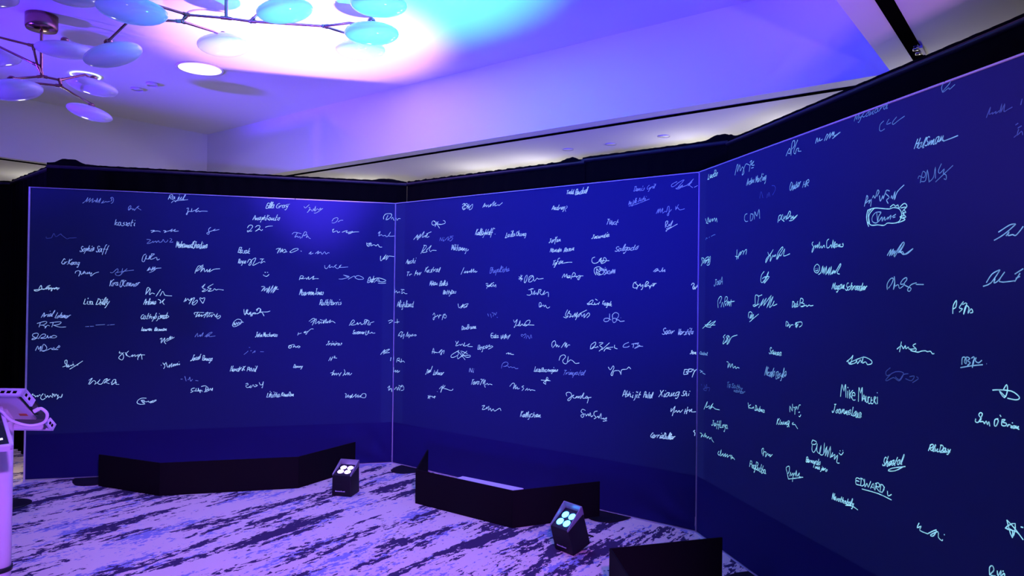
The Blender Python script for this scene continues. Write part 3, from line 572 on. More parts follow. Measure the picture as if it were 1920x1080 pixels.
 3: """T 3 LeoBo 130 2375 267 2381 37
P 2 484,2343 509,2400 522,2398 514,2360 543,2399 548,2359 576,2380 593,2343 569,2332 609,2387 641,2381 658,2370 650,2337;657,2391 681,2399 665,2373 704,2391 681,2370 709,2367;674,2354 701,2354
T 2 Arden 623 2259 710 2267 36
T 2 Marting 722 2259 835 2264 40
P 2 1028,2358 1061,2394 1068,2366 1048,2370;1074,2353 1083,2416 1105,2426 1106,2400 1087,2385;1134,2424 1100,2371 1113,2354 1125,2377 1144,2377 1138,2364 1166,2358
P 0 769,2164 784,2201 803,2162;844,2156 851,2180;858,2162 865,2186 876,2160;893,2219 921,2213 929,2192 901,2165
T 2 Chuber 1064 2165 1165 2181 41
T 2 HR 1181 2165 1232 2167 31
P 2 1285,2373 1299,2399 1303,2376 1321,2394 1318,2379 1342,2383;1356,2371 1377,2400 1384,2390 1370,2371 1404,2402 1394,2374 1424,2402 1418,2382 1434,2400 1431,2379 1477,2388 1418,2369
T 1 MyConard 1578 2417 1795 2423 29
P 1 1769,2372 1747,2361 1742,2339 1753,2331 1775,2336;1801,2372 1785,2353 1812,2354;1846,2371 1823,2355 1825,2343 1859,2354 1892,2363
P 1 2092,2407 2087,2426 2096,2441 2117,2443 2130,2444 2126,2432 2096,2413 2096,2407 2122,2416 2126,2409 2152,2421
T 2 HalSman 1950 2212 2102 2216 39
P 2 2097,2214 2132,2217 2168,2221
P 3 100,2117 126,2086 140,2122 151,2088 170,2109 166,2086 200,2106 200,2088 229,2108 239,2084 253,2105 263,2077;111,2087 141,2079
P 1 108,1974 118,1987 133,1981;153,1985 163,1991;183,1992 202,1995 217,1998 241,1999
P 2 634,2091 610,2087 602,2065 615,2047 643,2046;670,2081 671,2045 694,2055 698,2080 670,2085;714,2049 717,2094 741,2065 763,2102 771,2047
P 3 956,2007 962,2032 969,2043 986,2045 983,2026 966,2016;1003,2047 990,2025 1017,2007;1016,2038 1010,2019 1036,2036 1033,2013 1062,2056 1075,2046 1056,2022 1043,2020 1082,2031 1076,2012 1101,2029 1095,2014 1139,2030 1095,2007 1063,2006
P 2 1648,2012 1659,2044 1665,2060 1671,2047 1651,2025 1683,2037 1677,2022 1694,2040 1689,2007;1700,2043 1708,2054 1717,2041 1733,2074 1742,2065 1728,2047;1745,2049 1750,2023 1767,2046 1767,2030 1783,2059 1791,2066 1807,2060;1783,2052 1805,2033 1789,2024 1799,2007;1815,2028 1820,2039 1826,2023 1839,2055 1836,2018 1852,2050 1892,2074
P 3 1678,1918 1666,1947 1666,1979 1677,1994 1706,1997 1728,1996 1756,1991 1805,1983 1831,1986 1863,1977 1878,1956 1873,1934 1858,1921 1827,1919 1795,1923 1773,1915 1735,1921 1695,1923 1672,1939;1712,1996 1689,1981 1678,1962 1684,1930;1672,1995 1663,1964 1672,1927;1695,1996 1675,1979 1678,1938
P 3 1810,1990 1831,1999 1842,1990 1857,1994 1862,1980 1883,1993 1898,1995 1908,1982 1893,1969 1903,1957 1883,1956 1903,1938 1883,1937 1898,1928 1878,1922 1858,1919;1873,1979 1903,1979 1883,1963 1893,1947 1868,1942 1893,1932
P 2 1756,1975 1723,1977 1701,1960 1701,1940 1724,1930 1746,1939;1729,1976 1735,1933 1740,1956 1756,1973;1746,1939 1762,1953 1762,1934 1778,1952 1779,1936 1800,1949 1795,1938 1816,1955 1811,1937;1821,1947 1845,1956;1827,1943 1842,1945
P 1 1980,2068 1985,2089 1994,2113 2008,2103 1999,2087 1975,2098 1968,2088;1985,2074 2008,2074 2017,2116 2027,2064;2031,2067 2050,2082 2058,2120 2059,2074;2089,2128 2074,2103 2081,2091 2103,2105 2098,2088 2112,2079 2112,2062 2101,2067;2059,2060 2145,2111
P 2 1796,1785 1817,1806 1812,1788 1833,1809 1828,1787 1844,1801 1838,1786 1884,1832 1894,1824 1869,1792 1885,1795 1895,1783 1915,1786 1944,1804
P 3 45,1804 65,1831 49,1856 85,1850 75,1821 116,1843 96,1816 156,1856 125,1857 85,1835 166,1841 136,1814 175,1864 166,1813 137,1805 126,1810
P 3 518,1885 515,1825;497,1847 531,1841 556,1857;532,1828 540,1854 564,1870 556,1849 581,1873 597,1868 589,1851 606,1871 630,1879 622,1849
P 3 859,1851 874,1832 913,1862 860,1813 838,1792 842,1810 867,1828 888,1827 882,1796 910,1830 917,1822 937,1833 931,1821;945,1805 958,1839 999,1870 1005,1860 965,1827 952,1805 979,1830 986,1822 1025,1859 1013,1821 1072,1830
P 3 1274,1879 1263,1869 1280,1847 1263,1826 1269,1844 1292,1860 1292,1846 1309,1863 1309,1845 1326,1876 1324,1844 1338,1854 1343,1843 1360,1856 1366,1843;1398,1884 1382,1875 1382,1844 1399,1843 1415,1855 1420,1838 1430,1878 1431,1841
P 3 824,1744 795,1723 788,1690 803,1680 825,1694;803,1702 840,1714 818,1678 868,1741 847,1701 826,1676 876,1713 832,1710
T 2 JoeA 233 1670 341 1675 48
P 3 288,1526 282,1571 314,1599 333,1590 306,1554;325,1531 343,1563 362,1532;370,1559 379,1595 406,1595 397,1573 370,1563 389,1541;380,1541 415,1573 407,1542 433,1569 433,1538 454,1582 451,1538;415,1564 494,1571
P 3 730,1551 753,1556 767,1601 736,1609 729,1588 730,1556 706,1551 722,1543 775,1560;759,1601 804,1611;768,1536 820,1589 790,1548 849,1593 820,1549 899,1609 850,1537 916,1602 878,1542 907,1554 927,1578 914,1551 955,1561
T 3 Deb 1095 1548 1149 1549 30
P 3 1164,1555 1170,1592 1192,1588 1189,1574 1170,1570 1201,1566 1195,1552 1171,1551 1207,1556 1219,1559 1225,1552 1243,1560 1255,1556 1278,1559
T 3 lans 1434 1840 1504 1841 31
P 3 1325,1754 1307,1765 1285,1752 1285,1730 1308,1721 1325,1736 1325,1754;1296,1744 1299,1742;1311,1745 1313,1743;1293,1735 1305,1731 1314,1738
P 3 1317,1713 1336,1722 1353,1756 1348,1718 1364,1749 1359,1714 1381,1752 1376,1710 1397,1737 1389,1717 1405,1747 1397,1708 1419,1750 1411,1709 1435,1732 1424,1712 1446,1729 1443,1715 1482,1758 1487,1751 1461,1718 1480,1711
T 3 Megan 1425 1637 1519 1643 34
T 3 Schroeder 1524 1634 1670 1635 34
P 2 1795,1782 1818,1809 1808,1779 1827,1805 1821,1781 1839,1801 1838,1774 1884,1831 1892,1825 1860,1791 1872,1796 1885,1784 1901,1784 1944,1804
P 2 1797,1635 1796,1659 1815,1681 1832,1683 1824,1662 1803,1641;1838,1692 1841,1656 1833,1635 1841,1668;1845,1650 1861,1656 1870,1640 1898,1658 1874,1658 1886,1676 1906,1685 1910,1676 1894,1658 1918,1646 1934,1640 1926,1628 1914,1634 1934,1655 1964,1663;1961,1657 1965,1656 2002,1655
P 0 2294,2258 2312,2293 2306,2268 2321,2271 2319,2265 2335,2271 2333,2263 2351,2271 2349,2262 2359,2293 2355,2263 2371,2290 2367,2263 2383,2266 2401,2270
P 0 2433,2269 2439,2289;2413,2204 2424,2208;2422,2191 2437,2196;2426,2187 2420,2167 2437,2177 2441,2163;2407,2162 2418,2168
P 2 2329,1809 2369,1827 2412,1856 2412,1860 2391,1858 2347,1837;2378,1821 2391,1835 2386,1822 2404,1824 2416,1820 2433,1835 2445,1849
P 2 2284,1645 2317,1657 2352,1699 2348,1701 2321,1688 2298,1658;2317,1657 2335,1673 2330,1657 2348,1665 2374,1695 2352,1661 2413,1663;2413,1686 2446,1704;2434,1689 2413,1660;2417,1671 2434,1678
P 3 2148,1541 2150,1572 2165,1593 2163,1568 2150,1560;2198,1589 2178,1565 2193,1561 2178,1548;2193,1577 2213,1582 2198,1540 2208,1573 2223,1565 2218,1545 2233,1562 2240,1550 2228,1547
P 3 657,1475 660,1504 684,1511 700,1497 669,1471 688,1497 684,1472 715,1498 700,1468 669,1452;700,1468 769,1501
P 3 1041,1442 1044,1469 1064,1459 1051,1443 1077,1455 1071,1436 1090,1452 1109,1453;1122,1454 1141,1469 1128,1443 1153,1462 1135,1439;1128,1465 1178,1472 1184,1456 1160,1444
P 3 74,1384 193,1441 135,1406 256,1441 175,1398;109,1414 125,1400 194,1397;114,1409 252,1415
P 3 383,1361 356,1344 374,1336 352,1303 375,1309 428,1357 392,1346 419,1334 384,1310 428,1353 437,1336 402,1302 428,1313 463,1350 531,1367
T 3 Somea 882 1285 1004 1283 35
T 2 Cabal 36 1210 148 1212 21
P 3 404,1194 426,1190 418,1156 444,1187 449,1161 475,1188 484,1162 509,1176 518,1162 535,1172 558,1169
T 2 Nicole 841 1159 937 1162 52
T 2 Boyle 951 1152 1049 1177 43
T 1 Te 407 1033 455 1039 40
T 1 Sathy 468 1043 595 1045 26
T 1 nahar 495 1021 628 1024 22
P 3 105,850 154,909 135,867 185,886 175,864 233,909 190,864 224,885 262,877 319,880
P 3 661,978 673,943;693,971 665,954 701,951 724,963 716,950
T 3 Dubea 736 947 844 950 27
P 3 1084,991 1083,1023 1106,1001 1106,1038;1115,1021 1128,1019 1128,986;1128,1023 1147,1029 1134,1013;1153,1016 1165,1040 1178,1043;1160,1002 1172,1006;1163,984 1172,982 1181,994
T 3 KIsung 962 904 1078 926 31
P 3 1072,927 1078,910;1104,933 1116,943 1107,930 1129,934 1142,925 1155,916
P 2 38,1102 64,1100 49,1087 80,1100 80,1088 121,1083
P 0 61,1012 71,1004;107,1013 123,996 142,1022 138,979 92,983 182,1004 173,979
T 3 JeffLoya 216 764 429 783 41
P 3 1534,1300 1568,1322 1579,1334 1562,1294 1555,1297 1636,1328 1669,1331 1702,1320 1702,1307 1676,1300;1544,1308 1555,1291 1596,1301 1603,1316 1610,1298 1630,1318 1636,1305 1649,1334 1643,1304 1663,1312 1676,1300
P 3 1882,1417 1871,1372;1856,1383 1882,1400 1893,1388 1904,1402 1907,1389 1921,1397 1927,1389 1960,1393;1962,1414 1946,1405 1965,1392 1954,1381 1932,1385 1971,1380 1992,1386 2013,1389 2023,1386 2039,1389 2049,1380 2059,1382
P 2 2192,1351 2194,1377 2208,1379 2203,1363 2212,1357 2212,1381 2228,1377 2217,1368 2230,1362 2217,1350;2235,1379 2248,1384 2239,1344 2244,1371 2257,1383 2252,1372 2266,1365 2281,1376;2185,1339 2235,1351 2285,1360;2300,1365 2302,1365
P 0 1819,1301 1792,1281 1801,1265 1848,1287 1894,1288 1883,1262 1866,1251 1837,1261 1801,1244 1792,1247 1825,1276;1848,1266 1872,1256 1894,1280 1922,1287;1906,1265 1939,1260 1955,1281 1928,1275;1945,1253 1977,1273 1966,1280
P 3 1493,1131 1503,1191 1517,1160 1528,1194 1532,1132;1544,1166 1544,1131;1542,1181 1548,1181;1556,1172 1558,1131;1580,1173 1560,1150 1581,1130;1577,1150 1594,1150 1591,1163 1577,1159 1574,1138 1584,1128 1598,1132
P 3 1618,1126 1621,1192 1633,1167 1643,1195 1642,1132;1645,1135 1655,1163 1663,1133;1648,1144 1661,1145;1668,1160 1668,1134 1679,1135 1681,1158;1694,1157 1684,1154 1684,1129 1697,1131;1703,1159 1700,1132 1713,1132;1702,1145 1711,1147;1719,1135 1721,1161 1732,1161 1722,1148 1734,1132;1741,1166 1741,1134;1738,1184 1742,1183
T 3 Joanne 1435 1048 1568 1059 40
T 3 Loua 1571 1055 1642 1057 43
P 3 2326,1273 2354,1278 2402,1280 2429,1268 2433,1258 2418,1252 2387,1253;2371,1281 2384,1300 2387,1279 2375,1253 2354,1275 2379,1257
P 3 2256,1159 2254,1148 2267,1148 2280,1170 2284,1182 2275,1184 2269,1174 2280,1163 2271,1151 2288,1154 2293,1147 2301,1158 2306,1146 2312,1158 2316,1142
P 3 2351,1175 2337,1169 2335,1149 2343,1149 2351,1168 2343,1174;2357,1190 2362,1184;2367,1175 2365,1155 2381,1156 2383,1165 2369,1166 2379,1177 2365,1174
T 3 rien 2387 1154 2434 1154 17
P 3 52,683 78,682 66,656 91,679 104,667 129,698 123,668 141,683 154,668 173,683 191,670 209,685 222,670 246,659
P 3 318,619 301,601 324,595 346,636 336,592 370,616 370,597 403,624 392,599 426,623 420,603 459,625 470,600 469,627 486,620 475,610 497,617 513,608
P 3 819,710 814,734 832,746 828,702 837,727 859,729 851,702 877,728 882,717 900,728 896,713 922,733
T 3 PegBubba 687 609 861 608 41
P 3 1075,636 1062,670 1054,691 1082,705 1082,680 1071,663;1087,653 1095,678 1099,660 1119,679 1111,631;1119,665 1134,683 1138,666 1146,700 1150,669 1173,693 1169,673 1204,678;1075,636 1192,674
P 3 1283,886 1272,864 1301,866 1312,881 1283,884;1279,859 1276,834 1291,824 1312,850 1319,874 1316,838 1340,830 1350,872 1337,829 1368,832 1375,890 1372,837 1395,877 1382,826 1402,861 1399,826 1422,882 1420,826 1439,856 1430,833 1456,851 1450,825 1476,852 1469,816 1489,817
P 3 1491,876 1495,875;1511,882 1514,880;1485,864 1501,858 1517,875
T 3 Bernardo 1229 763 1345 774 27
T 3 Tinajero 1284 747 1400 755 22
T 3 Sheetal 1776 871 1893 905 41
P 3 1909,901 1834,876 1809,859 1850,869 1897,897
T 3 RlnDay 2034 991 2140 1013 26
P 3 2090,999 2140,1012
T 3 EDWARD 1603 748 1785 757 34
P 3 1789,785 1773,754;1806,772 1810,752 1831,764;1645,737 1751,745 1831,740
T 3 Novothaboly 1437 632 1590 644 31
P 3 1533,631 1581,641 1620,635
P 3 1986,692 1975,669 1997,682 1990,663 2033,663;2033,665 2075,693 2061,665 2044,662 2082,688 2085,667 2102,660 2106,666;2112,687 2116,687
P 3 2387,829 2409,774 2420,827 2381,798 2425,800 2451,781;2387,829 2420,808 2451,781;2381,798 2409,800 2409,774
P 3 2319,610 2318,637 2330,648 2336,634 2321,613 2344,617;2350,639 2353,621 2366,645 2364,625 2378,640 2380,631;2375,648 2372,643
P 3 2441,822 2451,823""",
}

GLYPH = {
 'a': '46 16 04 13 33 46 44 63', 'b': '29 03 23 44 36 15', 'c': '46 26 05 04 13 33 54', 'd': '46 16 04 13 33 59 43 63',
 'e': '04 34 46 26 05 04 13 33 54', 'f': '59 38 20;05 55', 'g': '46 16 04 13 34 46 31 10 11', 'h': '29 03 15 36 46 43 63',
 'i': '26 13 33;28 29', 'j': '46 31 10;48 49', 'k': '29 03;46 14 43 63', 'l': '03 29 38 13 33', 'm': '03 16 13 35 46 43 65 76 73 93',
 'n': '03 16 13 35 46 43 63', 'o': '36 15 04 13 33 45 36 56', 'p': '26 00;15 36 45 34 13', 'q': '46 16 04 13 34 46 40 62',
 'r': '03 16 14 36 56', 's': '46 25 45 33 03', 't': '39 13 33;16 56', 'u': '16 03 23 46 43 63', 'v': '06 23 46 56', 'w': '06 13 36 43 66 76',
 'x': '06 43;46 03', 'y': '16 14 34 46 20 00', 'z': '06 46 03 43',
 'A': '03 39 53;15 45', 'B': '09 03;09 49 47 26 45 44 33 03', 'C': '58 39 17 05 14 33 54', 'D': '19 13;09 39 57 55 33 03',
 'E': '59 19 06 46 06 13 53', 'F': '69 19 13;16 46', 'G': '58 39 17 05 13 43 55 35 55 53', 'H': '19 03;59 43;16 56', 'I': '29 13',
 'J': '29 69;49 34 13 03 04', 'K': '19 03;59 16 53', 'L': '29 14 03 23 53', 'M': '03 19 34 59 63', 'N': '03 19 43 59',
 'O': '39 17 05 13 33 55 57 39', 'P': '19 03;08 39 58 46 16', 'Q': '39 17 05 13 33 55 57 39;34 62', 'R': '19 03;08 39 58 46 16 53',
 'S': '58 39 18 26 45 43 13 04', 'T': '09 69;39 23', 'U': '19 05 13 33 55 59', 'V': '09 23 59', 'W': '09 13 36 53 79',
 'X': '09 53;59 03', 'Y': '09 26;59 26 10', 'Z': '09 59 03 53', "'": '19 07', '.': '03 13', '-': '05 35', '*': '03 39;09 33',
}
def text_strokes(txt, u0, v0, u1, v1, cap):
    """single-stroke handwriting of a word between two baseline points"""
    strokes, x = [], 0.0
    rj = random.Random(txt + str(u0))
    slant = rj.uniform(0.10, 0.38)
    for ch in txt:
        g = GLYPH[ch]
        k, dy = rj.uniform(0.82, 1.1), rj.uniform(-0.06, 0.06)
        wd = max(int(p[0]) for s in g.split(';') for p in s.split()) + 0.4
        for s in g.split(';'):
            strokes.append([(x + int(p[0]) + rj.uniform(-0.45, 0.45), (int(p[1]) - 3) / 6.0 * k + dy + rj.uniform(-0.05, 0.05)) for p in s.split()])
        x += wd
    tot = max(x - 0.4, 1)
    out = []
    for s in strokes:
        q = []
        for (gx, gy) in s:
            t = gx / tot
            q.append((u0 + (u1 - u0) * t + slant * cap * (gy - 0.25), v0 + (v1 - v0) * t + cap * gy))
        out.append(q)
    return out
def smooth(pts, n=3):
    if len(pts) < 3: return pts
    P = [pts[0]] + pts + [pts[-1]]
    out = []
    for i in range(1, len(P) - 2):
        for k in range(n):
            t = k / n
            out.append(tuple(0.5 * ((2 * P[i][c]) + (-P[i - 1][c] + P[i + 1][c]) * t + (2 * P[i - 1][c] - 5 * P[i][c] + 4 * P[i + 1][c] - P[i + 2][c]) * t * t
                       + (-P[i - 1][c] + 3 * P[i][c] - 3 * P[i + 1][c] + P[i + 2][c]) * t ** 3) for c in (0, 1)))
    out.append(pts[-1])
    return out
def ribbon(mb, pts, wd, y):
    """flat stroke on the screen surface"""
    pts = [p for i, p in enumerate(pts) if i == 0 or math.hypot(p[0] - pts[i - 1][0], p[1] - pts[i - 1][1]) > 1e-4]
    if len(pts) < 2:
        return
    vs = []
    for i, p in enumerate(pts):
        a = pts[max(i - 1, 0)]; b = pts[min(i + 1, len(pts) - 1)]
        dx, dz = b[0] - a[0], b[1] - a[1]
        l = math.hypot(dx, dz)
        if l < 1e-5:
            dx, dz = p[0] - a[0], p[1] - a[1]; l = max(math.hypot(dx, dz), 1e-5)
        nx, nz = -dz / l * wd / 2, dx / l * wd / 2
        vs += [(p[0] + nx, y, p[1] + nz), (p[0] - nx, y, p[1] - nz)]
    mb.add(vs, [(2 * i, 2 * i + 2, 2 * i + 3, 2 * i + 1) for i in range(len(pts) - 1)])

INKS = {1: [ink('ink_a0', (0.10, 0.14, 0.75), 0.28), ink('ink_a1', (0.20, 0.30, 0.95), 0.58), ink('ink_a2', (0.32, 0.48, 1.0), 0.82), ink('ink_a3', (0.42, 0.66, 1.0), 0.95)],
        3: [ink('ink_c0', (0.06, 0.12, 0.36), 0.42), ink('ink_c1', (0.10, 0.26, 0.52), 0.6), ink('ink_c2', (0.22, 0.50, 0.78), 0.75), ink('ink_c3', (0.34, 0.80, 0.95), 0.85)]}
INKS[2] = INKS[1]

def build_screen(n):
    (x0, y0), (x1, y1) = PANELS[n]
    Ln = math.hypot(x1 - x0, y1 - y0)
    root = empty('projection_screen', (x0, y0, 0), (0, 0, math.atan2(y1 - y0, x1 - x0)))
    tag(root, LABELS[n], 'projection screen', 'navy signature screens')
    # fabric: fine grid so that the pulled folds at the lower right corner are real
    nu, nv = 90, 70
    vs, fs = [], []
    for j in range(nv + 1):
        for i in range(nu + 1):
            u = 0.008 + (Ln - 0.016) * i / nu
            v = 0.012 + (H - 0.02) * j / nv
            du, dv = (Ln - u), v
            r = math.hypot(du, dv)
            y = 0.0
            if n < 3 and r < 0.75:
                th = math.atan2(dv, du)
                fo = math.exp(-((r - 0.22) / 0.25) ** 2)
                y += 0.016 * fo * (math.sin(th * 8.0 + 0.6) * math.sin(min(th, PI / 2) * 2) ** 0.5)
                y = max(y, -0.012)
            vs.append((u, y, v))
    for j in range(nv):
        for i in range(nu):
            k = j * (nu + 1) + i
            fs.append((k, k + 1, k + nu + 2, k + nu + 1))
    mb = MB(); mb.add(vs, fs, True)
    sl, sr = {1: (0, 0.11), 2: (0.13, 0), 3: (0.10, 0)}[n]
    mb.build('screen_fabric', screen_material('screen_fabric_%d' % n, Ln, sl, sr), root)
    # slim white profile frame
    lw = 0.012 if n == 1 else 0.0025
    MB().box(0.0, lw, -0.006, 0.035, 0.0, H).build('frame_post', M['white_plastic'] if n == 1 else M['alu'], root)  # left screen's outer post in a paler material, for the white light on it
    MB().box(Ln - 0.003, Ln, -0.006, 0.035, 0.0, H).build('frame_post', M['alu'], root)
    for (ua, ub) in ((lw, Ln * 0.36), (Ln * 0.362, Ln * 0.70), (Ln * 0.702, Ln - 0.003)):
        MB().box(ua, ub, -0.006, 0.035, H - 0.006, H).build('frame_rail', M['alu'], root)
    MB().box(lw, Ln - 0.003, -0.006, 0.035, 0.0, 0.007).build('frame_rail', M['alu'], root)
    # flat black feet showing in front of the lower rail
    for (fu, rr) in {1: ((0.56, 0.20),), 2: ((0.30, 0.17), (2.38, 0.17)), 3: ((0.85, 0.17),)}[n]:
        pr = [(fu + rr * (0.9 if abs(math.cos(t)) > 0.6 else 1.0) * math.cos(t), -0.012 - (rr * 1.35) * math.sin(t)) for t in [PI * k / 16 for k in range(17)]]
        bot = [(p[0], p[1], 0.001) for p in pr]; top = [(p[0], p[1], 0.007) for p in pr]
        mb = MB(); k = len(pr)
        mb.add(bot + top, [tuple(range(k)), tuple(reversed(range(k, 2 * k)))] + [(i, i + k, (i + 1) % k + k, (i + 1) % k) for i in range(k)])
        mb.build('base_foot', M['steel'], root)
    for line in SIGNATURES[n].strip().split('\n'):
        t = line.split(None, 2)
        lv = int(t[1])
        mb = MB()
        if t[0] == 'T':
            q = t[2].split()
            st = text_strokes(q[0], *[float(c) / 1000 for c in q[1:6]])
        else:
            st = [[tuple(float(c) / 1000 for c in p.split(',')) for p in s.split()] for s in t[2].split(';')]
        for s in st:
            ribbon(mb, smooth(s), (0.0046 if n < 3 else 0.0042) * (1.0 if lv > 1 else 0.9), -0.003)
        if mb.v:
            mb.build('signature', INKS[n][lv], root)
    return root
for n in (1, 2, 3):
    build_screen(n)

# ------------------------------------------------------------------ black drapes behind the screens
def drape(p0, p1, ztop, label, bumps=(), hem=0.01, seed=0, ripple=0.0015, top=0.2):
    rnd = random.Random(seed)
    p0, p1 = Vector((*p0, 0)), Vector((*p1, 0))
    d = p1 - p0; Ln = d.length; d.normalize(); nrm = Vector((-d.y, d.x, 0))
    root = empty('pipe_drape', p0)
    tag(root, label, 'drape', 'black pipe and drape curtains')
    nu, nv = int(Ln / 0.02), 14
    ph = [rnd.uniform(0, 6.28) for _ in range(6)]
    vs, fs = [], []
    for j in range(nv + 1):
        h = j / nv
        for i in range(nu + 1):
            u = Ln * i / nu
            fold = (math.sin(u * 38 + ph[0] + 1.5 * math.sin(u * 5 + ph[1])) * 0.022 + math.sin(u * 17 + ph[2]) * 0.012) * (1.0 - (1.0 - top) * h)
            zt = ztop + ripple * math.sin(u * 55 + ph[3]) + 0.6 * ripple * math.sin(u * 131 + ph[4])
            for (bu, bh, bw) in bumps:
                zt += bh / (1 + ((u - bu) / bw) ** 4)
            z = hem + (zt - hem) * h
            q = d * u + nrm * fold
            vs.append((q.x, q.y, z))
    for j in range(nv):
        for i in range(nu):
            k = j * (nu + 1) + i
            fs.append((k, k + 1, k + nu + 2, k + nu + 1))
    mb = MB(); mb.add(vs, fs, True)
    mb.build('curtain', M['drape'], root)
    pl = MB().tube([nrm * 0.0 + Vector((0, 0, ztop - 0.03)), d * Ln + Vector((0, 0, ztop - 0.03))], 0.016, 8)
    pl.build('crossbar', M['steel'], root)
    return root
def off(p, n, dist):
    (x0, y0), (x1, y1) = PANELS[n]
    l = math.hypot(x1 - x0, y1 - y0); dx, dy = (x1 - x0) / l, (y1 - y0) / l
    return (x0 + dx * p - dy * dist, y0 + dy * p + dx * dist)
drape(off(0.03, 1, 0.30), off(3.17, 1, 0.30), 2.70, 'black curtain above the left signature screen', bumps=((0.17, 0.045, 0.09), (2.95, 0.02, 0.1)), seed=1)
drape(off(-0.14, 2, 0.28), off(1.925, 2, 0.28), 2.70, 'black curtain above the left part of the middle signature screen', bumps=((1.92, 0.025, 0.06),), seed=2, ripple=0.003)
drape(off(1.895, 2, 0.285), off(3.13, 2, 0.28), 2.715, 'black curtain above the right part of the middle signature screen', bumps=((1.16, 0.035, 0.07),), seed=3)
drape(off(-0.10, 3, 0.26), off(3.0, 3, 0.26), 2.70, 'black curtain above the right signature screen', bumps=((0.02, 0.03, 0.06),), seed=4, ripple=0.0008, top=0.04)
drape((-5.10, 7.22), (-4.10, 6.30), 2.70, 'black curtain angled away behind the left screen edge', bumps=((1.43, 0.03, 0.12),), hem=0.03, seed=5, ripple=0.0015)
drape((-6.9, 7.05), (-5.02, 7.30), 2.70, 'black curtain at the far left edge of the picture', hem=0.01, seed=6)

# ------------------------------------------------------------------ low black masking boards around the projectors
def boards(pts, label, h=0.255, th=0.010):
    base = Vector((*pts[0], 0))
    root = empty('masking_board', base)
    tag(root, label, 'screen board', 'folded black masking boards')
    for (a, b) in zip(pts, pts[1:]):
        a, b = Vector((*a, 0)) - base, Vector((*b, 0)) - base
        d = (b - a).normalized(); nn = Vector((-d.y, d.x, 0)) * th
        MB().hexa([a + d * 0.001, b - d * 0.001, b - d * 0.001 + nn, a + d * 0.001 + nn],
                  [p + Vector((0, 0, h)) for p in (a + d * 0.001, b - d * 0.001, b - d * 0.001 + nn, a + d * 0.001 + nn)]).build('panel', M['black'], root)
    return root
boards([(-3.346, 5.799), (-2.718, 5.534), (-1.718, 5.799), (-1.389, 6.404)], 'low black folded board in front of the left screen')
boards([(-0.712, 6.126), (-0.717, 5.424), (0.022, 4.871), (0.652, 5.142)], 'low black folded board hiding the white projector before the middle screen')
boards([(1.188, 3.988), (0.533, 3.787), (0.600, 3.05), (1.27, 2.72)], 'low black folded board at the bottom edge before the right screen')
# projector
pr = empty('projector', (-0.356, 5.357, 0), (0, 0, math.atan2(5.039 - 5.357, 0.099 + 0.356)))
tag(pr, 'white short-throw projector behind the middle black board', 'projector')
MB().box(0, 0.555, -0.145, 0.004, 0.015, 0.228).build('housing', M['white_plastic'], pr, bevel=0.004)
MB().box(0.18, 0.38, 0.002, 0.006, 0.10, 0.18).build('lens_window', M['screen'], pr)
for (x, y) in ((0.05, -0.12), (0.5, -0.12), (0.05, -0.025), (0.5, -0.025)):
    MB().lathe([(0, 0), (0.015, 0), (0.015, 0.016), (0, 0.016)], 12, Matrix.Translation((x, y, 0))).build('foot', M['steel'], pr)

